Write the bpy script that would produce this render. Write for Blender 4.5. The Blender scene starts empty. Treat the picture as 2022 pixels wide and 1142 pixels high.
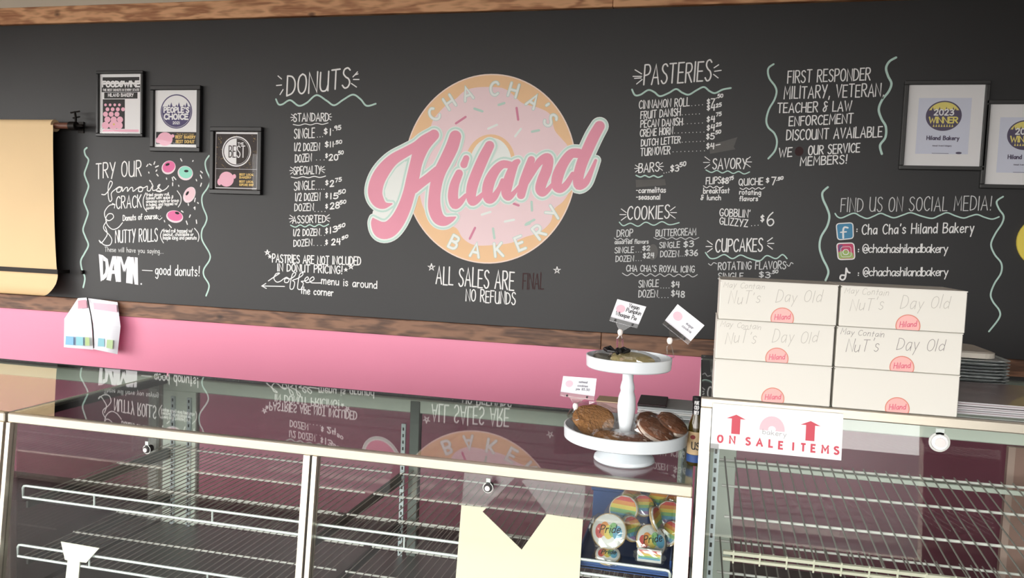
import bpy, math, random
from mathutils import Vector, Matrix
from mathutils.geometry import delaunay_2d_cdt
SC = bpy.context.scene
COL = SC.collection
random.seed(7)
PI = math.pi
# ------------------------------------------------------------ camera
F_PX, CX, CY = 1562.0, 1011.0, 571.0
D, H = 4.2, 1.65
RX = Vector((0.97201, 0.05268, -0.22917))     # world X expressed in camera (right, down, forward)
RY = Vector((0.23201, -0.05533, 0.97114))
RX = RX.normalized(); RY = (RY - RX * RX.dot(RY)).normalized(); RZ = RX.cross(RY)
CAM = Vector((0, -D, H))
cd = bpy.data.cameras.new('camera'); cam = bpy.data.objects.new('camera', cd); COL.objects.link(cam)
cd.sensor_width = 36; cd.lens = 36 * F_PX / 2022; cd.clip_start = .05; cd.clip_end = 200
def c2w(v): return Vector((RX.dot(v), RY.dot(v), RZ.dot(v)))
r_, d_, f_ = c2w(Vector((1, 0, 0))), c2w(Vector((0, 1, 0))), c2w(Vector((0, 0, 1)))
m = Matrix.Identity(4)
for i in range(3):
    m[i][0] = r_[i]; m[i][1] = -d_[i]; m[i][2] = -f_[i]; m[i][3] = CAM[i]
cam.matrix_world = m
SC.camera = cam
# ------------------------------------------------------------ world, light, exposure
SC.view_settings.view_transform = 'Standard'; SC.view_settings.look = 'None'
SC.view_settings.exposure = 0.0; SC.view_settings.gamma = 1.0; SC.view_settings.use_curve_mapping = False
w = bpy.data.worlds.new('sky'); SC.world = w; w.use_nodes = True
bg = w.node_tree.nodes['Background']; bg.inputs[0].default_value = (1.0, .98, .95, 1); bg.inputs[1].default_value = 10.3
WINDOWS = [(-6.7, -4.7), (-4.5, -2.5), (-2.3, -0.3), (-0.1, 1.7)]      # storefront openings (x0,x1)
WZ0, WZ1, FY = .25, 2.75, -6.6
for x0, x1 in WINDOWS:
    ld = bpy.data.lights.new('window_portal', 'AREA'); ld.shape = 'RECTANGLE'; ld.size = x1 - x0; ld.size_y = WZ1 - WZ0
    ld.cycles.is_portal = True
    lo = bpy.data.objects.new('window_portal', ld); COL.objects.link(lo)
    lo.location = ((x0 + x1) / 2, FY + .02, (WZ0 + WZ1) / 2); lo.rotation_euler = (PI / 2, 0, 0)
LW = (-5.9, -1.6)                                                     # side window in the left wall (y0,y1)
ld = bpy.data.lights.new('window_portal', 'AREA'); ld.shape = 'RECTANGLE'; ld.size = WZ1 - WZ0; ld.size_y = LW[1] - LW[0]; ld.cycles.is_portal = True
lo = bpy.data.objects.new('window_portal', ld); COL.objects.link(lo); lo.location = (-6.88, (LW[0] + LW[1]) / 2, (WZ0 + WZ1) / 2); lo.rotation_euler = (0, -PI / 2, 0)
SC.cycles.max_bounces = 8; SC.cycles.transparent_max_bounces = 24; SC.cycles.diffuse_bounces = 4; SC.cycles.glossy_bounces = 4
SC.cycles.caustics_reflective = False; SC.cycles.caustics_refractive = False; SC.cycles.sample_clamp_indirect = 6

def ray(px, py): return c2w(Vector((px - CX, py - CY, F_PX)))
def at_y(px, py, y=0.0):                       # where the ray through a photo pixel meets the plane at this depth
    d = ray(px, py); return CAM + d * ((y - CAM.y) / d.y)
def at_z(px, py, z):
    d = ray(px, py); return CAM + d * ((z - CAM.z) / d.z)

# ------------------------------------------------------------ materials
def lin(c):
    return tuple(((v / 255) / 12.92 if v / 255 <= .04045 else ((v / 255 + .055) / 1.055) ** 2.4) for v in c)
MATS = {}
def mat(name, rgb, rough=.5, metal=0, spec=.5, bump=0, bscale=60, var=0, vscale=5, coat=0, stretch=(1, 1, 1)):
    if name in MATS: return MATS[name]
    M = bpy.data.materials.new(name); M.use_nodes = True; nt = M.node_tree; b = nt.nodes['Principled BSDF']
    c = lin(rgb)
    b.inputs['Base Color'].default_value = (*c, 1); b.inputs['Roughness'].default_value = rough
    b.inputs['Metallic'].default_value = metal; b.inputs['Specular IOR Level'].default_value = spec
    b.inputs['Coat Weight'].default_value = coat
    tc = nt.nodes.new('ShaderNodeTexCoord'); mp = nt.nodes.new('ShaderNodeMapping'); mp.inputs['Scale'].default_value = stretch
    nt.links.new(tc.outputs['Object'], mp.inputs[0])
    nz = nt.nodes.new('ShaderNodeTexNoise'); nz.inputs['Scale'].default_value = vscale; nz.inputs['Detail'].default_value = 6
    nt.links.new(mp.outputs[0], nz.inputs[0])
    if var:
        mx = nt.nodes.new('ShaderNodeMix'); mx.data_type = 'RGBA'
        mx.inputs[6].default_value = (*[v * (1 - var) for v in c], 1); mx.inputs[7].default_value = (*[min(1, v * (1 + var)) for v in c], 1)
        nt.links.new(nz.outputs[0], mx.inputs[0]); nt.links.new(mx.outputs[2], b.inputs['Base Color'])
    if bump:
        n2 = nt.nodes.new('ShaderNodeTexNoise'); n2.inputs['Scale'].default_value = bscale; n2.inputs['Detail'].default_value = 4
        nt.links.new(mp.outputs[0], n2.inputs[0])
        bp = nt.nodes.new('ShaderNodeBump'); bp.inputs['Strength'].default_value = bump; bp.inputs['Distance'].default_value = .01
        nt.links.new(n2.outputs[0], bp.inputs['Height']); nt.links.new(bp.outputs[0], b.inputs['Normal'])
    MATS[name] = M; return M
def glass(name, tint=(1, 1, 1), f0=.04, rough=0.0):
    """clear sheet: Schlick-weighted mirror over straight transmission"""
    if name in MATS: return MATS[name]
    M = bpy.data.materials.new(name); M.use_nodes = True; nt = M.node_tree; nt.nodes.clear(); N = nt.nodes.new; L = nt.links.new
    out = N('ShaderNodeOutputMaterial'); mix = N('ShaderNodeMixShader'); tr = N('ShaderNodeBsdfTransparent'); gl = N('ShaderNodeBsdfGlossy')
    tr.inputs[0].default_value = (*tint, 1); gl.inputs['Roughness'].default_value = rough
    ge = N('ShaderNodeNewGeometry'); dt = N('ShaderNodeVectorMath'); dt.operation = 'DOT_PRODUCT'
    L(ge.outputs['Normal'], dt.inputs[0]); L(ge.outputs['Incoming'], dt.inputs[1])
    ab = N('ShaderNodeMath'); ab.operation = 'ABSOLUTE'; L(dt.outputs['Value'], ab.inputs[0])
    s = N('ShaderNodeMath'); s.operation = 'SUBTRACT'; s.inputs[0].default_value = 1; L(ab.outputs[0], s.inputs[1])
    p = N('ShaderNodeMath'); p.operation = 'POWER'; p.inputs[1].default_value = 5; L(s.outputs[0], p.inputs[0])
    a = N('ShaderNodeMath'); a.operation = 'MULTIPLY_ADD'; a.inputs[1].default_value = 1 - f0; a.inputs[2].default_value = f0; L(p.outputs[0], a.inputs[0])
    L(a.outputs[0], mix.inputs[0]); L(tr.outputs[0], mix.inputs[1]); L(gl.outputs[0], mix.inputs[2]); L(mix.outputs[0], out.inputs[0])
    MATS[name] = M; return M
def wood(name, dark, light, knots=True):
    if name in MATS: return MATS[name]
    M = bpy.data.materials.new(name); M.use_nodes = True; nt = M.node_tree; b = nt.nodes['Principled BSDF']; N = nt.nodes.new; L = nt.links.new
    tc = N('ShaderNodeTexCoord'); oi = N('ShaderNodeObjectInfo')
    mp = N('ShaderNodeMapping'); mp.inputs['Scale'].default_value = (1, 1, 1)
    ad = N('ShaderNodeVectorMath'); ad.operation = 'ADD'; L(tc.outputs['Object'], ad.inputs[0])
    cb = N('ShaderNodeCombineXYZ'); ml = N('ShaderNodeMath'); ml.operation = 'MULTIPLY'; ml.inputs[1].default_value = 37
    L(oi.outputs['Random'], ml.inputs[0]); L(ml.outputs[0], cb.inputs[0]); L(cb.outputs[0], ad.inputs[1]); L(ad.outputs[0], mp.inputs[0])
    nz = N('ShaderNodeTexNoise'); nz.inputs['Scale'].default_value = 2.2; nz.inputs['Detail'].default_value = 3
    m2 = N('ShaderNodeMapping'); m2.inputs['Scale'].default_value = (1.3, 6, 6); L(mp.outputs[0], m2.inputs[0]); L(m2.outputs[0], nz.inputs[0])
    mulz = N('ShaderNodeMath'); mulz.operation = 'MULTIPLY'; mulz.inputs[1].default_value = 26; L(nz.outputs[0], mulz.inputs[0])
    sn = N('ShaderNodeMath'); sn.operation = 'SINE'; L(mulz.outputs[0], sn.inputs[0])
    hf = N('ShaderNodeMath'); hf.operation = 'MULTIPLY_ADD'; hf.inputs[1].default_value = .5; hf.inputs[2].default_value = .5; L(sn.outputs[0], hf.inputs[0])
    g = N('ShaderNodeTexNoise'); g.inputs['Scale'].default_value = 1; g.inputs['Detail'].default_value = 5
    m3 = N('ShaderNodeMapping'); m3.inputs['Scale'].default_value = (4, 90, 90); L(mp.outputs[0], m3.inputs[0]); L(m3.outputs[0], g.inputs[0])
    mm = N('ShaderNodeMath'); mm.operation = 'MULTIPLY'; L(hf.outputs[0], mm.inputs[0]); L(g.outputs[0], mm.inputs[1])
    rp = N('ShaderNodeValToRGB'); rp.color_ramp.elements[0].position = .05; rp.color_ramp.elements[0].color = (*lin(dark), 1)
    rp.color_ramp.elements[1].position = .6; rp.color_ramp.elements[1].color = (*lin(light), 1)
    inv = N('ShaderNodeMath'); inv.operation = 'SUBTRACT'; inv.inputs[0].default_value = .62; L(mm.outputs[0], inv.inputs[1]); L(inv.outputs[0], rp.inputs[0])
    colr = rp.outputs[0]
    v = N('ShaderNodeTexVoronoi'); v.inputs['Scale'].default_value = 4.2; m4 = N('ShaderNodeMapping'); m4.inputs['Scale'].default_value = (1, 1, 1.8)
    L(mp.outputs[0], m4.inputs[0]); L(m4.outputs[0], v.inputs[0])
    r2 = N('ShaderNodeValToRGB'); r2.color_ramp.elements[0].position = .05; r2.color_ramp.elements[0].color = (.12, .08, .06, 1); r2.color_ramp.elements[1].position = .13; r2.color_ramp.elements[1].color = (1, 1, 1, 1)
    L(v.outputs['Distance'], r2.inputs[0])
    mx = N('ShaderNodeMix'); mx.data_type = 'RGBA'; mx.blend_type = 'MULTIPLY'; mx.inputs[0].default_value = .8
    L(colr, mx.inputs[6]); L(r2.outputs[0], mx.inputs[7]); L(mx.outputs[2], b.inputs['Base Color'])
    b.inputs['Roughness'].default_value = .55
    bp = N('ShaderNodeBump'); bp.inputs['Strength'].default_value = .25; bp.inputs['Distance'].default_value = .004; L(mm.outputs[0], bp.inputs['Height']); L(bp.outputs[0], b.inputs['Normal'])
    MATS[name] = M; return M
def steel(name='brushed_steel', rgb=(214, 212, 204), rough=.32):
    return mat(name, rgb, rough=rough, metal=.75, bump=.05, bscale=30, stretch=(1, 1, 40), var=.06, vscale=3)

# ------------------------------------------------------------ mesh builder
class MB:
    def __init__(s): s.v = []; s.f = []; s.mi = []; s.m = 0; s.flat = []
    def flush(s):
        # drawn strokes: overlapping shapes of one colour are merged into one flat sheet, each later colour lies a hair higher
        i = 0; lay = 0; old = s.m
        while i < len(s.flat):
            pl, m_ = s.flat[i][0], s.flat[i][1]; polys = []
            while i < len(s.flat) and s.flat[i][0] is pl and s.flat[i][1] == m_: polys.append(s.flat[i][2]); i += 1
            vs, fs, ix = [], [], {}
            for q in polys:
                f = []
                for p in q:
                    k = (round(p[0], 6), round(p[1], 6))
                    if k not in ix: ix[k] = len(vs); vs.append(Vector(k))
                    if not f or f[-1] != ix[k]: f.append(ix[k])
                if len(f) > 2 and f[0] == f[-1]: f.pop()
                if len(set(f)) < 3 or len(set(f)) < len(f): continue
                ar = sum(vs[f[j - 1]].x * vs[f[j]].y - vs[f[j]].x * vs[f[j - 1]].y for j in range(len(f))) / 2
                if abs(ar) < 2e-9: continue
                fs.append(f if ar > 0 else f[::-1])
            rv, re_, rf, ov, oe, of = delaunay_2d_cdt(vs, [], fs, 0, 2e-6)
            off = pl.base + lay * 1.2e-4; s.m = m_
            def inside(f, o):
                x = sum(rv[k][0] for k in f) / len(f); y = sum(rv[k][1] for k in f) / len(f)
                for q in o:
                    c = False; F = fs[q]; a = vs[F[-1]]
                    for k in F:
                        b = vs[k]
                        if (b.y > y) != (a.y > y) and x < (a.x - b.x) * (y - b.y) / (a.y - b.y) + b.x: c = not c
                        a = b
                    if c: return True
                return False
            s.add([pl.p(v[0], v[1], off) for v in rv], [f for f, o in zip(rf, of) if inside(f, o)]); lay += 1
        s.flat = []; s.m = old
    def face(s, idx): s.f.append(idx); s.mi.append(s.m)
    def add(s, vs, fs):
        n = len(s.v); s.v += [tuple(p) for p in vs]
        for f in fs: s.face([n + i for i in f])
    def box(s, x0, x1, y0, y1, z0, z1, bev=0):
        if bev:
            b = min(bev, (x1 - x0) / 3, (y1 - y0) / 3, (z1 - z0) / 3)
            vs = []; idx = {}
            for i, x in enumerate((x0, x1)):
                for j, y in enumerate((y0, y1)):
                    for k, z in enumerate((z0, z1)):
                        sx, sy, sz = (b, -b)[i], (b, -b)[j], (b, -b)[k]
                        idx[i, j, k] = len(vs); vs += [(x, y + sy, z + sz), (x + sx, y, z + sz), (x + sx, y + sy, z)]
            q = lambda i, j, k, a: idx[i, j, k] + a
            fs = []
            for i in (0, 1): fs.append([q(i, 0, 0, 0), q(i, 1, 0, 0), q(i, 1, 1, 0), q(i, 0, 1, 0)])
            for j in (0, 1): fs.append([q(0, j, 0, 1), q(1, j, 0, 1), q(1, j, 1, 1), q(0, j, 1, 1)])
            for k in (0, 1): fs.append([q(0, 0, k, 2), q(1, 0, k, 2), q(1, 1, k, 2), q(0, 1, k, 2)])
            for j in (0, 1):
                for k in (0, 1): fs.append([q(0, j, k, 1), q(1, j, k, 1), q(1, j, k, 2), q(0, j, k, 2)])
            for i in (0, 1):
                for k in (0, 1): fs.append([q(i, 0, k, 0), q(i, 1, k, 0), q(i, 1, k, 2), q(i, 0, k, 2)])
            for i in (0, 1):
                for j in (0, 1): fs.append([q(i, j, 0, 0), q(i, j, 1, 0), q(i, j, 1, 1), q(i, j, 0, 1)])
            for i in (0, 1):
                for j in (0, 1):
                    for k in (0, 1): fs.append([q(i, j, k, 0), q(i, j, k, 1), q(i, j, k, 2)])
            s.add(vs, fs); return s
        s.add([(x0, y0, z0), (x1, y0, z0), (x1, y1, z0), (x0, y1, z0), (x0, y0, z1), (x1, y0, z1), (x1, y1, z1), (x0, y1, z1)],
              [(0, 3, 2, 1), (4, 5, 6, 7), (0, 1, 5, 4), (1, 2, 6, 5), (2, 3, 7, 6), (3, 0, 4, 7)]); return s
    def hexa(s, p):                           # eight corners, bottom ring then top ring
        s.add(p, [(0, 3, 2, 1), (4, 5, 6, 7), (0, 1, 5, 4), (1, 2, 6, 5), (2, 3, 7, 6), (3, 0, 4, 7)]); return s
    def tube(s, pts, r, n=8, cap=True):
        pts = [Vector(p) for p in pts]; rs = r if isinstance(r, (list, tuple)) else [r] * len(pts)
        base = len(s.v); up = None
        for i, p in enumerate(pts):
            t = (pts[min(i + 1, len(pts) - 1)] - pts[max(i - 1, 0)]).normalized()
            if up is None:
                up = Vector((0, 0, 1)) if abs(t.z) < .9 else Vector((0, 1, 0))
            a = t.cross(up).normalized(); up = a.cross(t).normalized()
            for k in range(n):
                an = 2 * PI * k / n; s.v.append(tuple(p + (a * math.cos(an) + up * math.sin(an)) * rs[i]))
        for i in range(len(pts) - 1):
            for k in range(n):
                k2 = (k + 1) % n; s.face([base + i * n + k, base + i * n + k2, base + (i + 1) * n + k2, base + (i + 1) * n + k])
        if cap:
            s.face([base + k for k in range(n)][::-1]); s.face([base + (len(pts) - 1) * n + k for k in range(n)])
        return s
    def lathe(s, prof, c, n=40, sx=1, sy=1):
        base = len(s.v); m_ = len(prof)
        for (r, z) in prof:
            for k in range(n):
                a = 2 * PI * k / n; s.v.append((c[0] + r * sx * math.cos(a), c[1] + r * sy * math.sin(a), c[2] + z))
        for i in range(m_ - 1):
            for k in range(n):
                k2 = (k + 1) % n; s.face([base + i * n + k, base + i * n + k2, base + (i + 1) * n + k2, base + (i + 1) * n + k])
        if prof[0][0] > 1e-6: s.face([base + k for k in range(n)][::-1])
        if prof[-1][0] > 1e-6: s.face([base + (m_ - 1) * n + k for k in range(n)])
        return s
    def build(s, name, mats, parent=None, smooth=False, label=None, kind=None, bevel=0):
        if s.flat: s.flush()
        me = bpy.data.meshes.new(name)
        o = bpy.data.objects.new(name, me)
        off = Vector((0, 0, 0)); p = parent
        while p is not None: off += Vector(p.location); p = p.parent
        me.from_pydata([tuple(Vector(v) - off) for v in s.v], [], s.f)
        if not isinstance(mats, (list, tuple)): mats = [mats]
        for m_ in mats: me.materials.append(m_)
        for i, pl in enumerate(me.polygons):
            pl.material_index = s.mi[i]; pl.use_smooth = smooth
        me.update(); COL.objects.link(o)
        if parent is not None: o.parent = parent
        if smooth and hasattr(me, 'set_sharp_from_angle'): me.set_sharp_from_angle(angle=math.radians(40))
        if label: o['label'] = label
        if kind: o['kind'] = kind
        return o
def thing(name, loc, label, cat, group=None):
    o = bpy.data.objects.new(name, None); COL.objects.link(o); o.location = loc; o.empty_display_size = .05
    o['label'] = label; o['category'] = cat
    if group: o['group'] = group
    return o
def struct(name, mb, m_, parent=None, smooth=False):
    o = mb.build(name, m_, parent, smooth); o['kind'] = 'structure'; return o

# ------------------------------------------------------------ drawing on surfaces
class Plane:
    def __init__(s, o, ux, uy, n): s.o = Vector(o); s.ux = Vector(ux).normalized(); s.uy = Vector(uy).normalized(); s.n = Vector(n).normalized(); s.base = .0006
    def p(s, u, v, off): return s.o + s.ux * u + s.uy * v + s.n * off
WP = Plane((0, 0, 0), (1, 0, 0), (0, 0, 1), (0, -1, 0))
def W2(px, py):
    p = at_y(px, py, 0); return (p.x, p.z)
def smoothline(pts, sub=6):
    if len(pts) < 3: return [tuple(p) for p in pts]
    out = []; n = len(pts)
    for i in range(n - 1):
        p0 = pts[max(i - 1, 0)]; p1 = pts[i]; p2 = pts[i + 1]; p3 = pts[min(i + 2, n - 1)]
        for k in range(sub):
            t = k / sub
            out.append(tuple(.5 * ((2 * p1[j]) + (-p0[j] + p2[j]) * t + (2 * p0[j] - 5 * p1[j] + 4 * p2[j] - p3[j]) * t * t + (-p0[j] + 3 * p1[j] - 3 * p2[j] + p3[j]) * t ** 3) for j in range(len(p1))))
    out.append(tuple(pts[-1])); return out
def ribbon(mb, pl, pts, w, caps=True):
    """flat stroke of width w (or per-point half widths as third coordinate)"""
    P = [(p[0], p[1], (p[2] if len(p) > 2 else w / 2)) for p in pts]
    Q = [P[0]]
    for p in P[1:]:
        if math.hypot(p[0] - Q[-1][0], p[1] - Q[-1][1]) > 1e-5: Q.append(p)
    P = Q; n = len(P)
    if n == 1: disc(mb, pl, P[0][0], P[0][1], P[0][2], n=8); return
    L, R = [], []
    for i in range(n):
        a = P[max(i - 1, 0)]; b = P[i]; c = P[min(i + 1, n - 1)]
        t1 = (b[0] - a[0], b[1] - a[1]) if i > 0 else (c[0] - b[0], c[1] - b[1])
        t2 = (c[0] - b[0], c[1] - b[1]) if i < n - 1 else t1
        l1 = math.hypot(*t1); l2 = math.hypot(*t2); t1 = (t1[0] / l1, t1[1] / l1); t2 = (t2[0] / l2, t2[1] / l2)
        nx, ny = -(t1[1] + t2[1]), (t1[0] + t2[0]); l = math.hypot(nx, ny)
        if l < .3: nx, ny = -t2[1], t2[0]; sc = 1
        else: nx /= l; ny /= l; sc = min(1.7, 1 / max(.3, (nx * -t2[1] + ny * t2[0])))
        h = b[2] * sc
        L.append((b[0] + nx * h, b[1] + ny * h)); R.append((b[0] - nx * h, b[1] - ny * h))
    wide = max(p[2] for p in P) > .02
    for i in range(n - 1):
        mb.flat.append((pl, mb.m, [L[i], R[i], R[i + 1]])); mb.flat.append((pl, mb.m, [L[i], R[i + 1], L[i + 1]]))
        if wide: disc(mb, pl, P[i][0], P[i][1], P[i][2], n=24)
    if caps:
        for (a, b, rr) in ((P[1], P[0], P[0][2]), (P[-2], P[-1], P[-1][2])):
            an = math.atan2(b[1] - a[1], b[0] - a[0]); m_ = 4 if rr < .01 else 12
            mb.flat.append((pl, mb.m, [(b[0] + rr * math.cos(an - PI / 2 + PI * j / m_), b[1] + rr * math.sin(an - PI / 2 + PI * j / m_)) for j in range(m_ + 1)]))
def disc(mb, pl, u, v, r, ry=None, rot=0, n=24, a0=0, a1=2 * PI, zmin=None):
    ry = ry or r; pts = []
    for j in range(n):
        a = a0 + (a1 - a0) * j / (n if a1 - a0 > 6.28 else n - 1); x, y = r * math.cos(a), ry * math.sin(a)
        x, y = x * math.cos(rot) - y * math.sin(rot), x * math.sin(rot) + y * math.cos(rot)
        if zmin is not None: y = max(y, zmin)
        pts.append((u + x, v + y))
    mb.flat.append((pl, mb.m, pts))
def poly(mb, pl, pts):
    mb.flat.append((pl, mb.m, [tuple(q[:2]) for q in pts]))
def rect(mb, pl, u0, u1, v0, v1): poly(mb, pl, [(u0, v0), (u1, v0), (u1, v1), (u0, v1)])
def ring(mb, pl, u, v, r0, r1, ry0=None, ry1=None, n=48):
    ry0 = ry0 or r0; ry1 = ry1 or r1
    P = [((u + r0 * math.cos(2 * PI * j / n), v + ry0 * math.sin(2 * PI * j / n)), (u + r1 * math.cos(2 * PI * j / n), v + ry1 * math.sin(2 * PI * j / n))) for j in range(n)]
    for j in range(n):
        a, b = P[j], P[(j + 1) % n]; mb.flat.append((pl, mb.m, [a[0], b[0], b[1], a[1]]))

G = {  # hand lettering: advance, strokes ('~' = curved)
'A': (5.6, '0 0 2.8 10 5.6 0;1 3.4 4.7 3.4'), 'B': (4.6, '0 0 0 10;~0 10 3.6 9.6 4 7.4 2.6 5.7 0 5.3;~0 5.3 4 4.9 4.7 2.6 3.4 .4 0 0'),
'C': (4.8, '~4.8 8.4 3.6 9.9 1.6 9.3 .2 6.8 .1 3.6 1.3 .8 3.2 0 4.8 1.4'), 'D': (5, '0 0 0 10;~0 10 3 9.3 4.8 6.8 4.9 3.5 3.3 1 0 0'),
'E': (4.2, '4.2 10 0 10 0 0 4.3 0;0 5.2 3.6 5.2'), 'F': (4, '4.2 10 0 10 0 0;0 5.3 3.4 5.3'),
'G': (5.2, '~4.9 8.5 3.6 9.9 1.6 9.3 .2 6.8 .1 3.6 1.3 .7 3.2 0 4.8 1.4 5.1 4.4;5.1 4.4 3 4.4'), 'H': (5, '0 0 0 10;5 0 5 10;0 5 5 5'),
'I': (.6, '.3 0 .3 10'), 'J': (4, '~4 10 4 3 3 .3 1.4 0 0 2'), 'K': (4.8, '0 0 0 10;4.6 10 0 4.4;1.3 5.8 4.9 0'), 'L': (3.8, '0 10 0 0 4 0'),
'M': (6.2, '0 0 .4 10 3.1 3.5 5.8 10 6.2 0'), 'N': (5.1, '0 0 0 10 5.1 0 5.1 10'), 'O': (5.2, '~2.6 10 .7 8.6 0 5 .7 1.4 2.6 0 4.5 1.4 5.2 5 4.5 8.6 2.6 10'),
'P': (4.5, '0 0 0 10;~0 10 3.4 9.8 4.6 7.6 3.4 5.3 0 4.6'), 'Q': (5.4, '~2.6 10 .7 8.6 0 5 .7 1.4 2.6 0 4.5 1.4 5.2 5 4.5 8.6 2.6 10;3.2 2.4 5.6 -.8'),
'R': (4.8, '0 0 0 10;~0 10 3.4 9.8 4.5 7.6 3.4 5.5 0 5;1.7 5.1 4.8 0'), 'S': (4.4, '~4.3 8.8 2.9 10 .9 9.4 .4 7.4 1.8 5.6 3.6 4.4 4.4 2.4 3.4 .4 1.5 0 0 1.5'),
'T': (5, '0 10 5 10;2.5 10 2.5 0'), 'U': (5, '~0 10 0 3.2 .9 .6 2.5 0 4.1 .6 5 3.2;5 10 5 0'), 'V': (5.2, '0 10 2.6 0 5.2 10'), 'W': (7.4, '0 10 1.9 0 3.7 7.5 5.5 0 7.4 10'),
'X': (5, '0 0 5 10;0 10 5 0'), 'Y': (5, '0 10 2.5 4.6;5 10 1.5 -.4'), 'Z': (4.8, '.2 10 4.7 10 0 0 4.8 0'),
'a': (4, '~3.8 5.6 1.6 6 .1 3.4 .9 .3 2.5 .6 3.8 3.2;3.8 6 4 0'), 'b': (3.8, '0 10 0 0;~0 3.8 1.8 6 3.7 4.6 3.6 1.2 1.8 0 0 1.4'), 'c': (3.5, '~3.4 5 2 6 .3 4.6 .1 1.8 1.6 0 3.5 1'),
'd': (3.9, '3.8 10 3.9 0;~3.8 4.4 2 6 .3 4.4 .1 1.6 1.6 0 3.8 2'), 'e': (3.6, '~.2 3 3.4 3.6 3 5.6 1.4 5.9 .1 3.6 .5 .8 2.2 0 3.6 1.2'), 'f': (3, '~3.2 9 2.2 10 1.2 8.4 1.2 0;0 5.6 2.9 5.6'),
'g': (3.8, '~3.6 5.4 1.6 6 .1 4 .6 1.2 2.2 .8 3.6 3;~3.6 6 3.8 -1.5 2.4 -4 .4 -2.8'), 'h': (3.7, '0 10 0 0;~0 3.5 1.6 5.9 3.3 5 3.6 0'), 'i': (.6, '.3 6 .3 0;.3 8.3 .3 8.5'), 'j': (1.6, '~1.4 6 1.4 -2 0 -3.6;1.4 8.3 1.4 8.5'),
'k': (3.5, '0 10 0 0;3.2 6 0 2.8;1.1 3.7 3.5 0'), 'l': (.7, '.3 10 .3 0'), 'm': (6, '0 6 0 0;~0 3.6 1.4 5.9 2.8 5 3 0;~3 3.6 4.4 5.9 5.8 5 6 0'), 'n': (3.6, '0 6 0 0;~0 3.6 1.7 5.9 3.3 5 3.6 0'),
'o': (3.8, '~1.9 6 .3 4.8 0 3 .4 .9 1.9 0 3.4 .9 3.8 3 3.4 5 1.9 6'), 'p': (3.8, '0 6 0 -4;~0 4 1.8 6 3.7 4.6 3.6 1.2 1.8 0 0 1.4'), 'q': (3.8, '3.8 6 3.8 -4;~3.8 4.4 2 6 .3 4.4 .1 1.6 1.6 0 3.8 2'),
'r': (2.8, '0 6 0 0;~0 3.2 1.2 5.8 2.8 5.6'), 's': (3.1, '~3 5 1.8 6 .4 5.2 .8 3.6 2.6 2.6 3 1.2 1.6 0 0 .9'), 't': (2.8, '1.3 9 1.4 0;0 6 2.8 6'), 'u': (3.7, '~0 6 .2 1.4 1.6 0 3.5 1.8;3.6 6 3.7 0'),
'v': (3.6, '0 6 1.8 0 3.6 6'), 'w': (5.4, '0 6 1.3 0 2.7 5 4.1 0 5.4 6'), 'x': (3.4, '0 0 3.4 6;0 6 3.4 0'), 'y': (3.8, '0 6 2 .6;3.8 6 1 -4'), 'z': (3.4, '0 6 3.4 6 0 0 3.4 0'),
'0': (4.4, '~2.2 10 .5 8.6 0 5 .5 1.4 2.2 0 3.9 1.4 4.4 5 3.9 8.6 2.2 10'), '1': (1.4, '.7 10 .7 0'), '2': (4.4, '~.2 8 1.4 9.9 3.4 9.6 4 7.4 2.4 3.6 0 0;0 0 4.4 0'), '3': (4.2, '~.2 9 2 10 3.8 8.4 3 6 1.4 5.3;~1.4 5.3 3.8 4.6 4.2 2.4 2.6 0 0 1'),
'4': (4.4, '1 10 .2 4.6 4.2 5;3.6 10 3.6 0'), '5': (4.2, '4 10 .8 10 .4 5.6;~.4 5.6 2.6 6.2 4.2 4.4 3.8 1.4 1.8 0 0 1'), '6': (4.2, '~3.4 10 1 7 .1 3.4 1 .4 2.8 0 4.2 2 3.6 4.4 1.8 4.8 .2 3'), '7': (4.2, '0 10 4.2 10 1.4 0'),
'8': (4.2, '~2.1 5.3 .4 7 .8 9.4 2.2 10 3.8 9 3.6 7 2.1 5.3 .2 3.6 .2 1.2 2.1 0 4 1.2 4 3.6 2.1 5.3'), '9': (4.2, '~4 7.6 2.6 5.6 .6 6.2 .2 8.4 1.6 10 3.4 9.6 4 7.6;4 7.6 3.6 0'),
'$': (3.8, '~3.6 8.2 2.2 9.2 .4 8.2 .6 6.2 3.2 4.4 3.6 2.6 2 1 0 2;1.9 10.6 1.9 -.4'), '.': (1.2, '.6 .2 .6 .5'), ',': (1.4, '1 1 .4 -1.6'), '!': (1.4, '1 10 .7 3;.6 .2 .6 .6'), "'": (1.2, '.8 10 .4 8'), '-': (3, '.3 4.6 2.7 4.6'), '/': (3, '0 -.5 3 10.5'),
':': (1, '.5 1.6 .5 2;.5 5.4 .5 5.8'), '(': (1.8, '~1.7 11 .2 7.6 .2 2.4 1.7 -1'), ')': (1.8, '~.1 11 1.6 7.6 1.6 2.4 .1 -1'), '&': (4.2, '~4 9 2.4 10 1 8.8 1.4 6.8 3.2 4 2.6 1 .8 .4 0 2.2 1.6 4.6 4.2 5.6'),
'@': (5.6, '~4 5.4 2.6 6.2 1.5 4.8 1.6 2.6 3 2 4.2 3.4 4.3 6 4.2 3.4 5.2 2.4 5.8 5 5.2 8.4 3 10 .8 8.4 0 5 .8 1 3 -1 5 0'), ' ': (2.6, '')}
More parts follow.
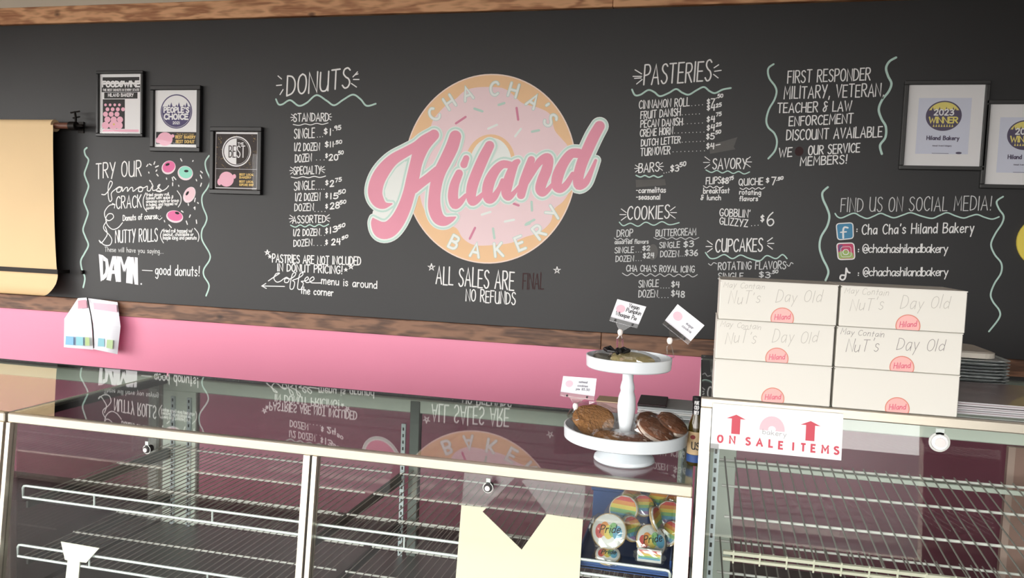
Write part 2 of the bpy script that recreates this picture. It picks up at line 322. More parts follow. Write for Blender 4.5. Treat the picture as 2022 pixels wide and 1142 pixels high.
def text(mb, pl, s, a, b, h, wt, slant=0, jit=.12, gap=1.9, xh=1.0):
    """letter s along a->b (plane units), cap height h, stroke width wt"""
    tot = sum(G[c][0] for c in s) + gap * (len(s) - 1)
    ax, ay = a; dx, dy = b[0] - ax, b[1] - ay; Ln = math.hypot(dx, dy)
    kx = Ln / tot; ky = h / 10; ux, uy = dx / Ln, dy / Ln; nx, ny = -uy * 0 + 0, 1
    x = 0
    for c in s:
        adv, st = G[c]
        jy = random.uniform(-jit, jit) * 2; js = 1 + random.uniform(-jit, jit) * .35; jx = random.uniform(-jit, jit)
        for q in st.split(';'):
            if not q: continue
            cur = q[0] == '~'; n = [float(t) for t in q.lstrip('~').split()]
            pts = [(n[i], n[i + 1]) for i in range(0, len(n), 2)]
            if cur: pts = smoothline(pts, 4 if h > .03 else 3)
            P = []
            for (gx, gy) in pts:
                yy = gy * js + jy; xx = x + gx + jx + yy * slant
                P.append((ax + ux * xx * kx, ay + uy * xx * kx + yy * ky))
            ribbon(mb, pl, P, wt)
        x += adv + gap
def MP(x, y):                                   # metres per photo pixel at this place on the back wall
    p = at_y(x, y, 0) - CAM; return p.dot(f_) / F_PX
def T(mb, s, x0, y0, x1, y1, h, w=2.0, **k): text(mb, WP, s, W2(x0, y0), W2(x1, y1), h * (.86 if 12 < h < 24 else .93) * MP(x0, y0), w * 1.12 * MP(x0, y0), **k)
def S(mb, pts, w=2.0, sm=True):
    P = [W2(*p[:2]) for p in pts]
    if sm: P = smoothline(P)
    ribbon(mb, WP, P, w * MP(*pts[0][:2]))
def wave(mb, x0, y0, x1, y1, n, amp, w=2.0):
    S(mb, [(x0 + (x1 - x0) * i / (2 * n), y0 + (y1 - y0) * i / (2 * n) + (amp if i % 2 else -amp)) for i in range(2 * n + 1)], w)
def dots(mb, x0, y0, x1, y1, n, r=1.0):
    for i in range(n):
        t = i / max(1, n - 1); disc(mb, WP, *W2(x0 + (x1 - x0) * t, y0 + (y1 - y0) * t), r * MP(x0, y0), n=6)
def sparks(mb, x, y, side, s, w=1.6):
    for k in (-1, 0, 1):
        a = k * .55; r0, r1 = s * .35, s
        S(mb, [(x + side * r0 * math.cos(a), y + r0 * math.sin(a) * 1.2), (x + side * r1 * math.cos(a), y + r1 * math.sin(a) * 1.2)], w)
def star(mb, x, y, r, w=1.3):
    S(mb, [(x + r * math.sin(4 * PI * i / 5), y - r * math.cos(4 * PI * i / 5)) for i in range(6)], w, sm=False)

# ============================================================ ROOM
XL, XR, ZC = -6.9, 3.2, 3.35
board = mat('blackboard_paint', (46, 46, 47), rough=.5, spec=.45, var=.16, vscale=1.3, bump=.03, bscale=80)
pink = mat('pink_wall_paint', (240, 148, 178), rough=.42, spec=.4, var=.04, vscale=1.5, bump=.03, bscale=90)
cream = mat('cream_wall_paint', (226, 216, 200), rough=.7)
z_tr0, z_tr1 = 1.068, 1.160                     # lower wooden rail
z_up0, z_up1 = 2.853, 2.955                     # upper wooden rail
wall = struct('wall_back', MB().box(XL, XR, 0, .12, 0, ZC), board)
struct('wall_lower_paint', MB().box(XL, XR, -.004, 0, 0, z_tr1 - .01), pink, wall)
struct('wall_upper_paint', MB().box(XL, XR, -.004, 0, z_up0 + .02, ZC), cream, wall)
lw_ = MB(); lw_.box(XL - .12, XL, FY, .12, 0, WZ0); lw_.box(XL - .12, XL, FY, .12, WZ1, ZC); lw_.box(XL - .12, XL, FY, LW[0], WZ0, WZ1); lw_.box(XL - .12, XL, LW[1], .12, WZ0, WZ1)
struct('wall_left', lw_, cream)
struct('wall_right', MB().box(XR, XR + .12, FY, .12, 0, ZC), mat('dark_wall_paint', (60, 56, 56), rough=.7))
struct('ceiling', MB().box(XL, XR, FY, .12, ZC, ZC + .1), mat('ceiling_paint', (205, 200, 192), rough=.8))
fl = MB()
struct('floor', MB().box(XL - .5, XR + .5, FY - .12, .12, -.1, 0), mat('grey_tile_floor', (66, 58, 54), rough=.5, var=.1, vscale=3))
struct('ground_outside', MB().box(-40, 30, -40, 12, -.22, -.12), mat('pavement', (80, 80, 78), rough=.9))
# storefront: sill, header and mullions with glazed openings
fw = MB(); ft = .12
fw.box(XL, XR, FY - ft, FY, 0, WZ0); fw.box(XL, XR, FY - ft, FY, WZ1, ZC)
xs = [XL] + [v for ab in WINDOWS for v in ab] + [XR]
for i in range(0, len(xs), 2): fw.box(xs[i], xs[i + 1], FY - ft, FY, WZ0, WZ1)
wf = struct('wall_front', fw, cream)
# timber rails, plank by plank
up_wood = wood('light_stained_pine', (176, 118, 82), (240, 186, 140)); lo_wood = wood('dark_stained_pine', (84, 58, 44), (140, 102, 78))
def rail(name, z0, z1, joints, m_, th):
    r = thing_struct(name)
    for i in range(len(joints) - 1):
        MB().box(joints[i] + .001, joints[i + 1] - .001, -th, 0, z0, z1, bev=.003).build('plank', m_, r)
    return r
def thing_struct(name):
    o = bpy.data.objects.new(name, None); COL.objects.link(o); o['kind'] = 'structure'; return o
jx = at_y(1196, 670).x; ju = at_y(1212, 8).x
rail('trim_1', z_up0, z_up1, [XL, -4.9, ju, ju + 2.4, XR], up_wood, .035)
rail('trim_2', z_tr0, z_tr1, [XL, -5.2, jx - .02, jx + 1.9, XR], lo_wood, .032)

# ============================================================ CHALK WRITING (flat print, pieces of the back wall)
chalk = mat('white_chalk_paint', (250, 250, 248), rough=.8, var=.10, vscale=45)
chalk2 = mat('thin_white_chalk', (216, 218, 218), rough=.85, var=.2, vscale=45)
mint = mat('mint_chalk', (196, 226, 216), rough=.8, var=.12, vscale=25)
smear = mat('chalk_smear', (104, 103, 101), rough=.9, var=.2, vscale=12)
redsm = mat('red_chalk_smear', (66, 46, 47), rough=.9, var=.25, vscale=20)
hot = mat('hot_pink_chalk', (238, 120, 172), rough=.7, var=.06, vscale=30); pal = mat('pale_pink_chalk', (250, 214, 222), rough=.7)
aqua = mat('aqua_chalk', (158, 232, 210), rough=.7); blk = mat('black_chalk_hole', (40, 38, 40), rough=.8)
def part(mb, name, m_, label=None): return mb.build(name, m_, wall, label=label)

WP.base = .0003; b = MB()   # smears
poly(b, WP, [W2(*p) for p in ((1400, 287), (1456, 271), (1449, 290), (1452, 295), (1402, 304))]); poly(b, WP, [W2(*p) for p in ((1255, 355), (1313, 354), (1315, 366), (1256, 370))])
disc(b, WP, *W2(1289, 498), 10 * .0026, 16 * .0026); part(b, 'chalk_smear', smear)
b = MB(); T(b, 'FINAL', 1032, 571, 1073, 571, 34, 2.2); disc(b, WP, *W2(1578, 299), 8 * .0026, 9 * .0026); part(b, 'red_chalk_smear', redsm); WP.base = .0006

# donuts price list
b = MB(); T(b, 'DONUTS', 566, 189, 690, 173, 41, 2.8, slant=.03)
for p in (((549, 150), (556, 156)), ((546, 169), (556, 168)), ((553, 187), (559, 177)), ((697, 152), (706, 142)), ((698, 157), (709, 157)), ((694, 165), (704, 172)), ((701, 148), (707, 146))): S(b, p, 2.2)
part(b, 'heading_lettering', chalk)
b = MB(); S(b, [(545, 196), (550, 206), (558, 206), (573, 198), (590, 209), (606, 203), (625, 188), (645, 199), (660, 208), (678, 197), (697, 187), (712, 196), (724, 209), (742, 205)], 3.4); part(b, 'wavy_underline', mint)
b = MB()
T(b, 'STANDARD', 580, 240, 649, 239, 18, 1.8); wave(b, 579, 247, 648, 244, 3, 1.2, 1.6); sparks(b, 584, 232, -1, 10, 1.5); sparks(b, 645, 231, 1, 10, 1.5)
T(b, 'SINGLE', 581, 274, 621, 272, 21, 1.8); dots(b, 627, 271, 637, 270, 3); T(b, '$', 640, 265, 646, 265, 13, 2); T(b, '1', 651, 267, 654, 267, 15, 2.2); T(b, '.95', 657, 258, 673, 256, 9, 1.9)
T(b, '1/2 DOZEN', 581, 298, 631, 297, 17, 1.8); T(b, '$11', 642, 291, 659, 290, 11, 2); T(b, '.50', 660, 285, 675, 283, 7, 1.8)
T(b, 'DOZEN', 583, 321, 615, 318, 17, 1.8); dots(b, 625, 316, 640, 316, 3); T(b, '$', 643, 312, 647, 312, 9, 1.8); T(b, '20', 650, 317, 667, 316, 12, 2.3); T(b, '50', 668, 306, 678, 304, 7, 1.8)
T(b, 'SPECIALTY', 580, 345, 634, 343, 17, 1.7); wave(b, 575, 351, 643, 349, 3, 1.2, 1.8); sparks(b, 583, 337, -1, 11, 1.4); sparks(b, 632, 335, 1, 10, 1.4)
T(b, 'SINGLE', 581, 376, 621, 374, 19, 1.7); dots(b, 625, 374, 640, 374, 4); T(b, '$', 643, 366, 648, 366, 10, 1.8); T(b, '2', 652, 369, 659, 368, 13, 2.3); T(b, '75', 662, 360, 674, 358, 8, 1.8)
T(b, '1/2 DOZEN', 583, 397, 632, 396, 17, 1.7); T(b, '$', 643, 391, 647, 391, 10, 1.8); T(b, '15', 652, 393, 667, 392, 12, 2.3); T(b, '50', 668, 384, 682, 381, 8, 1.9)
T(b, 'DOZEN', 582, 417, 619, 416, 16, 1.7); dots(b, 622, 418, 642, 418, 4); T(b, '$', 643, 412, 647, 412, 9, 1.8); T(b, '28', 652, 413, 670, 411, 12, 2.3); T(b, '50', 671, 404, 683, 401, 7, 1.9)
T(b, 'ASSORTED', 578, 441, 643, 439, 16, 1.7); sparks(b, 582, 432, -1, 11, 1.5); sparks(b, 641, 431, 1, 11, 1.5)
T(b, '1/2 DOZEN', 579, 466, 631, 465, 15, 1.8); dots(b, 634, 465, 641, 465, 2); T(b, '$', 643, 461, 647, 461, 11, 1.9); T(b, '13', 651, 461, 666, 457, 12, 2.3); T(b, '50', 668, 452, 681, 447, 7, 2)
T(b, 'DOZEN', 580, 487, 616, 485, 15, 1.7); dots(b, 620, 485, 641, 485, 4); T(b, '$', 643, 483, 647, 483, 10, 1.9); T(b, '24', 655, 484, 672, 483, 12, 2.3); T(b, '50', 675, 474, 687, 469, 6, 1.8)
part(b, 'price_list_lettering', chalk)
b = MB(); wave(b, 574, 447, 649, 445, 4, 2, 2.2); part(b, 'wavy_underline', mint)
b = MB()
T(b, 'PASTRIES ARE NOT INCLUDED', 538, 518, 712, 524, 18, 2.0); T(b, 'IN DONUT PRICING!', 548, 535, 676, 541, 17, 2.0); S(b, [(626, 522), (648, 523)], 1.4)
for x, y, r in ((528, 499, 5), (533, 507, 3.2), (683, 533, 3.2), (693, 527, 5)): star(b, x, y, r, 2.2)
S(b, [(530, 555), (540, 548), (552, 540), (545, 541), (541, 550), (546, 557), (553, 556), (560, 551), (566, 548), (571, 552), (568, 558), (562, 557), (564, 550), (573, 551), (582, 545), (584, 539), (578, 541), (574, 556), (573, 570), (579, 570), (582, 558), (578, 554), (588, 550), (597, 544), (598, 539), (592, 542), (589, 556), (588, 570), (595, 571), (599, 560), (595, 556), (603, 555), (609, 551), (607, 547), (602, 552), (605, 558), (612, 557), (620, 552), (618, 547), (612, 552), (614, 558), (622, 559), (635, 559)], 1.9)
T(b, 'menu is around', 635, 561, 744, 570, 17, 1.8); T(b, 'the corner', 594, 580, 658, 585, 16, 1.8)
S(b, [(562, 566), (517, 565)], 1.8); S(b, [(525, 560), (517, 565), (526, 570)], 1.8, sm=False)
part(b, 'notice_lettering', chalk)
b = MB(); T(b, 'ALL SALES ARE', 861, 561, 1014, 573, 38, 2.4); T(b, 'NO REFUNDS', 920, 594, 1017, 602, 25, 2.0); star(b, 852, 528, 7, 1.9); star(b, 1100, 534, 7, 1.6)
part(b, 'notice_lettering', chalk)
# pasteries
b = MB(); T(b, 'PASTERIES', 1271, 168, 1403, 159, 41, 2.5, slant=.03)
for p in (((1254, 138), (1267, 146)), ((1250, 151), (1267, 151)), ((1257, 166), (1268, 157)), ((1410, 134), (1419, 128)), ((1411, 141), (1424, 139)), ((1409, 147), (1418, 154)), ((1253, 155), (1266, 154))): S(b, p, 2.1)
part(b, 'heading_lettering', chalk)
b = MB(); S(b, [(1248, 177), (1254, 188), (1265, 187), (1280, 178), (1292, 182), (1303, 190), (1320, 184), (1335, 176), (1347, 183), (1360, 187), (1376, 178), (1390, 172), (1401, 180), (1412, 184), (1427, 177), (1443, 174)], 3.4); part(b, 'wavy_underline', mint)
b = MB()
for s, x0, y0, x1, y1, h, d0, d1, dy, nd, pr, px_, py_, sup, sy in (
    ('CINNAMON ROLL', 1262, 215, 1361, 209, 18, 1366, 1387, 208, 4, '$7', 1396, 206, '.50', 194),
    ('FRUIT DANISH', 1265, 235, 1343, 228, 17, 1347, 1381, 226, 6, '$4', 1396, 218, '25', 212),
    ('PECAN DANISH', 1265, 252, 1347, 247, 16, 1350, 1387, 244, 6, '$4', 1396, 241, '75', 230),
    ('CREME HORN', 1264, 270, 1328, 265, 16, 1332, 1390, 262, 9, '$4', 1396, 258, '25', 250),
    ('DUTCH LETTER', 1266, 289, 1343, 282, 15, 1347, 1390, 280, 7, '$5', 1395, 275, '50', 265),
    ('TURNOVER', 1265, 308, 1323, 304, 17, 1329, 1391, 299, 9, '$4', 1395, 294, '-', 290)):
    T(b, s, x0, y0, x1, y1, h, 1.7); dots(b, d0, dy + 1, d1, dy - 1, nd, .9); T(b, pr[0], px_, py_, px_ + 5, py_, 11, 1.9); T(b, pr[1], px_ + 8, py_, px_ + 15, py_, 12, 2.1); T(b, sup, px_ + 18, sy, px_ + (31 if len(sup) > 2 else 28), sy - 2, 7, 1.8)
T(b, 'BARS', 1261, 341, 1301, 338, 20, 1.9); sparks(b, 1264, 333, -1, 11, 1.5); sparks(b, 1298, 329, 1, 12, 1.5); dots(b, 1311, 342, 1321, 340, 3); T(b, '$3', 1324, 339, 1340, 338, 14, 2); T(b, '50', 1342, 330, 1354, 327, 9, 1.9)
T(b, '-carmelitas', 1256, 381, 1314, 380, 11, 1.6); T(b, '-seasonal', 1256, 394, 1303, 394, 11, 1.6)
T(b, 'SAVORY', 1407, 334, 1474, 333, 23, 2.0); sparks(b, 1407, 321, -1, 18, 1.5); sparks(b, 1468, 320, 1, 16, 1.6)
T(b, 'FLIPS', 1394, 364, 1423, 362, 15, 1.7); T(b, '$8', 1425, 363, 1438, 362, 13, 2.2); T(b, '75', 1440, 357, 1448, 354, 7, 1.7); T(b, 'breakfast', 1389, 382, 1440, 381, 11, 1.6); T(b, '& lunch', 1384, 395, 1423, 395, 10, 1.6)
T(b, 'QUICHE', 1459, 366, 1506, 365, 15, 1.7); T(b, '$', 1513, 361, 1518, 361, 10, 1.9); T(b, '7', 1523, 365, 1531, 365, 17, 2.1); T(b, '.50', 1533, 357, 1546, 354, 6, 1.8); T(b, 'rotating', 1460, 384, 1502, 385, 10, 1.6); T(b, 'flavors', 1460, 397, 1496, 397, 10, 1.6)
T(b, "GOBBLIN'", 1421, 426, 1481, 430, 17, 1.7); T(b, 'GLIZZYZ', 1421, 443, 1476, 448, 16, 1.7); dots(b, 1484, 446, 1497, 445, 3); T(b, '$', 1502, 438, 1508, 438, 15, 2); T(b, '6', 1514, 445, 1527, 445, 27, 2.2)
wave(b, 1389, 369, 1428, 370, 3, 1.8, 1.6); wave(b, 1461, 373, 1510, 372, 4, 1.6, 1.6)
part(b, 'price_list_lettering', chalk)
b = MB(); wave(b, 1256, 348, 1308, 349, 3, 1.6, 2.6); wave(b, 1394, 338, 1480, 342, 4, 2.2, 2.2); part(b, 'wavy_underline', mint)
b = MB(); T(b, 'COOKIES', 1239, 434, 1321, 431, 27, 2.1); sparks(b, 1242, 424, -1, 18, 1.6); sparks(b, 1318, 420, 1, 18, 1.6)
T(b, 'CUPCAKES', 1413, 498, 1505, 496, 27, 2.2); sparks(b, 1412, 487, -1, 18, 1.8); sparks(b, 1510, 481, 1, 18, 1.8); part(b, 'heading_lettering', chalk)
b = MB(); S(b, [(1223, 439), (1231, 446), (1245, 441), (1260, 447), (1275, 439), (1291, 445), (1307, 438), (1322, 444), (1341, 440)], 2.2); S(b, [(1393, 499), (1402, 510), (1414, 510), (1430, 503), (1446, 511), (1462, 504), (1478, 510), (1500, 515), (1514, 505), (1532, 511), (1545, 503), (1554, 511)], 2.4); part(b, 'wavy_underline', mint)
b = MB()
T(b, 'DROP', 1218, 468, 1249, 467, 16, 1.6); wave(b, 1213, 472, 1250, 474, 3, 1.8, 1.4); T(b, 'BUTTERCREAM', 1295, 467, 1374, 464, 15, 1.6); wave(b, 1291, 471, 1380, 471, 5, 1.8, 1.4)
T(b, 'assorted flavors', 1214, 482, 1280, 481, 9, 1.4)
T(b, 'SINGLE', 1214, 500, 1251, 499, 13, 1.5); dots(b, 1256, 498, 1266, 498, 3, .8); T(b, '$2', 1269, 495, 1283, 494, 9, 1.9); T(b, 'DOZEN', 1216, 517, 1251, 516, 13, 1.5); dots(b, 1256, 515, 1266, 515, 3, .8); T(b, '$24', 1270, 510, 1291, 509, 10, 2)
T(b, 'SINGLE', 1302, 490, 1342, 489, 13, 1.6); T(b, '$3', 1350, 489, 1369, 487, 12, 2); T(b, 'DOZEN', 1304, 508, 1340, 507, 14, 1.6); dots(b, 1343, 506, 1351, 506, 3, .8); T(b, '$36', 1353, 505, 1377, 505, 12, 2)
T(b, "CHA CHA'S ROYAL ICING", 1237, 536, 1371, 538, 14, 1.6); wave(b, 1229, 542, 1377, 545, 8, 2.4, 1.5)
T(b, 'SINGLE', 1261, 568, 1300, 566, 16, 1.6); dots(b, 1305, 569, 1321, 569, 4, .9); T(b, '$4', 1326, 567, 1341, 568, 13, 2); T(b, 'DOZEN', 1261, 587, 1298, 587, 16, 1.6); dots(b, 1301, 588, 1319, 588, 4, .9); T(b, '$48', 1326, 585, 1351, 588, 14, 2)
T(b, 'ROTATING FLAVORS', 1418, 533, 1551, 531, 17, 1.7); T(b, 'SINGLE', 1418, 552, 1467, 551, 14, 1.6); T(b, '$3', 1499, 548, 1520, 549, 12, 1.9); T(b, '.50', 1522, 541, 1536, 539, 6, 1.7)
S(b, [(1399, 521), (1404, 524), (1409, 519), (1415, 521)], 1.5); S(b, [(1553, 522), (1558, 526), (1562, 519), (1566, 521)], 1.5)
part(b, 'price_list_lettering', chalk2)
# service discount
b = MB()
for a in (('FIRST RESPONDER', 1555, 164, 1718, 158, 25), ('MILITARY, VETERAN,', 1548, 195, 1745, 190, 25), ('TEACHER & LAW', 1535, 223, 1681, 219, 22), ('ENFORCEMENT', 1558, 249, 1684, 243, 21), ('DISCOUNT AVAILABLE', 1553, 277, 1741, 270, 23), ('WE', 1538, 311, 1563, 309, 20), ('OUR SERVICE', 1596, 306, 1697, 300, 20), ('MEMBERS!', 1580, 327, 1672, 323, 19)): T(b, *a, 2.0)
part(b, 'notice_lettering', chalk)
b = MB()
S(b, [(1500 + u / 3.806, 90 + v / 3.806) for u, v in ((105, 140), (70, 165), (62, 200), (75, 250), (115, 305), (127, 350), (110, 410), (70, 480), (50, 560), (65, 615), (110, 660), (130, 720), (115, 790), (65, 850))], 3.6)
S(b, [(1500 + u / 3.806, 90 + v / 3.806) for u, v in ((1025, 90), (975, 120), (950, 170), (965, 230), (990, 285), (970, 345), (920, 410), (895, 480), (915, 550), (948, 610), (945, 690), (905, 750), (918, 815))], 4.4)
part(b, 'curly_bracket_line', mint)
# social media
b = MB(); T(b, 'FIND US ON SOCIAL MEDIA!', 1660, 419, 1957, 415, 29, 1.5); part(b, 'heading_lettering', chalk2)
b = MB(); T(b, "Cha Cha's Hiland Bakery", 1702, 463, 1922, 459, 22, 1.9); T(b, '@chachashilandbakery', 1703, 499, 1871, 499, 19, 1.7, gap=.9); T(b, '@chachashilandbakery', 1704, 545, 1871, 545, 19, 1.7, gap=.9)
for x, y in ((1691, 459), (1694, 499), (1694, 546)): T(b, ':', x, y, x + 1.5, y, 12, 2.2)
part(b, 'social_media_lettering', chalk)
b = MB(); S(b, [(1590 + u / 3.359, 340 + v / 3.359) for u, v in ((198, 275), (215, 297), (245, 303), (320, 273), (365, 292), (410, 308), (455, 292), (500, 274), (545, 290), (590, 303), (650, 284), (700, 270), (770, 292), (840, 307), (890, 288), (940, 270), (995, 290), (1050, 305), (1095, 292), (1140, 282), (1190, 300), (1240, 312), (1285, 297))], 2.6)
S(b, [(1590 + u / 3.359, 340 + v / 3.359) for u, v in ((150, 100), (115, 135), (118, 180), (145, 240), (160, 295), (145, 360), (105, 430), (95, 500), (115, 570), (145, 630), (153, 670), (135, 718))], 4)
S(b, [(1590 + u / 3.359, 340 + v / 3.359) for u, v in ((1312, 163), (1270, 195), (1285, 245), (1315, 290), (1305, 340), (1260, 410), (1232, 480), (1255, 545), (1300, 605), (1298, 670), (1255, 740), (1230, 810), (1245, 860), (1288, 920), (1285, 970), (1218, 1058))], 3.2)
part(b, 'wavy_underline', mint)
def rrect(pts_px, r=.2):
    c = [W2(*p) for p in pts_px]; out = []
    for i in range(4):
        a, b_, c_ = c[i - 1], c[i], c[(i + 1) % 4]
        p = [b_[j] + (a[j] - b_[j]) * r for j in (0, 1)]; q = [b_[j] + (c_[j] - b_[j]) * r for j in (0, 1)]
        for k in range(5):
            t = k / 4; out.append(tuple((1 - t) ** 2 * p[j] + 2 * t * (1 - t) * b_[j] + t * t * q[j] for j in (0, 1)))
    return out
ic1 = [(1651, 442), (1684, 440), (1685, 471), (1654, 474)]; ic2 = [(1652, 481), (1686, 480), (1688, 512), (1655, 513)]
b = MB(); b.m = 0; poly(b, WP, rrect(ic1)); o_ = ribbon; b.m = 1; P = rrect(ic1); ribbon(b, WP, P + [P[0]], 2 * .0025, False)
S(b, [(1674, 450), (1668, 449), (1665, 454), (1665, 470)], 3.4); S(b, [(1660, 459), (1671, 458)], 2.6)
part(b, 'social_icon', [mat('blue_chalk', (84, 148, 186), rough=.8, var=.15, vscale=20), chalk], 'chalk square icon, blue with a white f')
b = MB(); b.m = 0; poly(b, WP, rrect(ic2)); b.m = 2; poly(b, WP, [W2(*p) for p in ((1655, 499), (1668, 494), (1684, 500), (1686, 510), (1657, 511))]); b.m = 3; poly(b, WP, [W2(*p) for p in ((1656, 484), (1664, 483), (1662, 494), (1655, 497))])
b.m = 1; P = rrect(ic2); ribbon(b, WP, P + [P[0]], 2.2 * .0025, False); ring(b, WP, *W2(1670, 498), 4.5 * .0025, 6 * .0025, n=20); P = rrect([(1660, 488), (1680, 487), (1681, 507), (1661, 508)], .25); ribbon(b, WP, P + [P[0]], .9 * .0025, False)
part(b, 'social_icon', [mat('magenta_chalk', (206, 84, 118), rough=.8, var=.2, vscale=20), chalk, mat('lime_chalk', (170, 196, 120), rough=.8), mat('violet_chalk', (126, 96, 140), rough=.8)], 'chalk square icon, pink and green with a camera ring')
b = MB(); S(b, [(1671, 530), (1669, 548), (1664, 553), (1659, 550), (1661, 544), (1668, 544)], 3.2); S(b, [(1671, 530), (1674, 537), (1678, 539)], 3.2); part(b, 'social_icon', chalk, 'white chalk music note icon')
# try-our block
b = MB(); T(b, 'TRY OUR', 190, 353, 279, 347, 32, 2.2)
S(b, [(201, 384), (208, 384), (216, 374), (222, 362), (218, 358), (214, 368), (214, 388), (217, 398), (221, 394), (220, 382), (228, 374), (236, 369), (240, 373), (237, 379), (231, 379), (232, 372), (241, 370), (242, 378), (248, 371), (252, 371), (252, 378), (258, 371), (262, 371), (263, 378), (270, 373), (277, 369), (282, 372), (280, 378), (274, 378), (275, 371), (284, 371), (291, 368), (291, 376), (296, 377), (301, 368), (302, 376), (310, 374), (316, 365), (313, 366), (312, 370), (319, 376), (316, 379), (309, 377), (320, 377), (328, 373), (333, 367)], 2.0)
T(b, 'CRACK', 230, 412, 279, 409, 25, 2.0)
S(b, [(288, 381), (283, 394), (284, 408), (290, 418)], 1.8); S(b, [(350, 377), (357, 388), (357, 400), (352, 409)], 1.8)
for i, s in enumerate(('fried gooey roll,', 'baked with spice &', 'cinnamon cream (or brown', 'in holes), and topped w/', 'powder sugar')): T(b, s, 289, 387.5 + i * 6.6, 289 + (46, 53, 64, 62, 31)[i], 386 + i * 6.2, 6, 1.15, gap=.8)
T(b, 'Donuts of course', 243, 436, 310, 432, 12, 1.7); S(b, [(311, 430), (315, 434), (320, 430)], 1.5); dots(b, 313, 427, 317, 427, 2, .8)
S(b, [(227, 404), (216, 406), (207, 418), (208, 430), (215, 436), (224, 430), (222, 423), (214, 423), (209, 432), (212, 444), (222, 453), (233, 450), (242, 440)], 1.9); S(b, [(222, 402), (227, 404), (226, 411)], 1.7, sm=False)
S(b, [(211, 437), (205, 446), (206, 454), (216, 464), (221, 474), (217, 484), (206, 484), (196, 475), (200, 480), (207, 472), (212, 462), (208, 448)], 1.9)
T(b, 'NUTTY ROLLS', 228, 480, 311, 476, 26, 2.0)
S(b, [(321, 454), (317, 464), (319, 473), (323, 480)], 1.8); S(b, [(384, 451), (391, 460), (393, 469), (391, 477)], 1.8)
for i, s in enumerate(('fried roll topped w/', 'peanut, chocolate or', 'maple icing and peanuts')): T(b, s, 322, 459 + i * 7, (380, 382, 388)[i], 459 + i * 7, 7, 1.2, gap=.8)
S(b, [(281, 534), (301, 535)], 1.6); T(b, 'good donuts!', 307, 542, 394, 546, 23, 1.9)
part(b, 'notice_lettering', chalk)
b = MB(); T(b, 'These will have you saying...', 207, 497, 323, 501, 10, 1.1); part(b, 'small_lettering', chalk2)
b = MB()
def fat(pts, w=9): S(b, pts, w, sm=False)
for gl in ([(196, 503), (204, 508), (212, 521), (213, 540), (203, 555), (199, 556)], ): pass
def FP(pts): poly(b, WP, [W2(*p) for p in pts])
FP([(195, 502), (203, 504), (204, 553), (199, 556)]); FP([(203, 504), (213, 512), (213, 519), (204, 515)]); FP([(213, 512), (216, 530), (211, 547), (207, 540), (209, 530), (208, 516)]); FP([(211, 547), (204, 554), (203, 545), (208, 538)])
FP([(222, 506), (229, 506), (223, 528), (219, 555), (210, 553)]); FP([(225, 506), (230, 506), (237, 556), (229, 557), (225, 530)]); FP([(219, 534), (232, 534), (233, 541), (218, 541)])
FP([(231, 506), (238, 507), (239, 557), (233, 557)]); FP([(236, 507), (240, 507), (246, 527), (244, 538)]); FP([(252, 507), (257, 507), (247, 538), (243, 530)]); FP([(251, 508), (258, 508), (257, 560), (249, 559)])
FP([(258, 508), (264, 508), (262, 561), (256, 560)]); FP([(258, 508), (264, 508), (273, 562), (266, 562)]); FP([(266, 508), (272, 509), (273, 563), (268, 562)])
disc(b, WP, *W2(279, 561), 2 * .003, n=8); part(b, 'fat_lettering', mat('solid_white_chalk', (246, 244, 250), rough=.8, var=.06, vscale=20))
b = MB(); S(b, [(u / 2.785, 190 + v / 2.785) for u, v in ((478, 284), (465, 298), (470, 325), (487, 350), (478, 385), (465, 425), (475, 460), (487, 495), (475, 535), (462, 575), (475, 615), (484, 645), (470, 690), (457, 735), (470, 775), (486, 820), (465, 865), (445, 905), (450, 950), (467, 1000), (458, 1052))], 3.6)
S(b, [(160 + u / 3.685, 290 + v / 3.685) for u, v in ((932, 65), (905, 110), (912, 170), (940, 240), (920, 300), (882, 360), (885, 430), (915, 510), (905, 560), (880, 610), (882, 680), (935, 775), (935, 825), (895, 890), (895, 940), (932, 1010), (910, 1085))], 3.2)
part(b, 'curly_bracket_line', mint)
for (x, y, rx, ry, rot, m_, hx, hy, hr) in ((333, 331, 16, 13, .35, hot, 331, 325, .3), (366, 342, 17, 14, -.1, aqua, 368, 338, 0), (374, 385, 12, 17, -.6, pal, 370, 382, .9), (345, 428, 19, 12, -.1, hot, 350, 421, -.2)):
    b = MB(); b.m = 1; disc(b, WP, *W2(x, y), rx * .0031, ry * .0031, rot); b.m = 0; disc(b, WP, *W2(x + .5, y - 1.5), rx * .88 * .0031, ry * .82 * .0031, rot); b.m = 2; disc(b, WP, *W2(hx, hy), 5 * .0031, 2.4 * .0031, hr, n=12)
    part(b, 'donut_drawing', [m_, mat('white_pink_chalk', (252, 232, 238), rough=.7), blk], None)
b = MB(); rs = random.Random(3)
for (x, y) in ((291, 327), (305, 322), (294, 341), (310, 329), (309, 337), (297, 325), (311, 346), (329, 353), (341, 354), (341, 364), (353, 367), (358, 316), (381, 318), (297, 358), (301, 365), (397, 349), (397, 365), (385, 395), (391, 401), (384, 410), (360, 418), (372, 404), (385, 412), (375, 427), (388, 438), (369, 440), (336, 447), (325, 437), (345, 352), (398, 340), (388, 356)):
    a = rs.uniform(.4, 2.6); l = rs.uniform(.8, 3.6); S(b, [(x - l * math.cos(a), y + l * math.sin(a)), (x + l * math.cos(a), y - l * math.sin(a))], 2.4)
part(b, 'chalk_sprinkles', chalk)

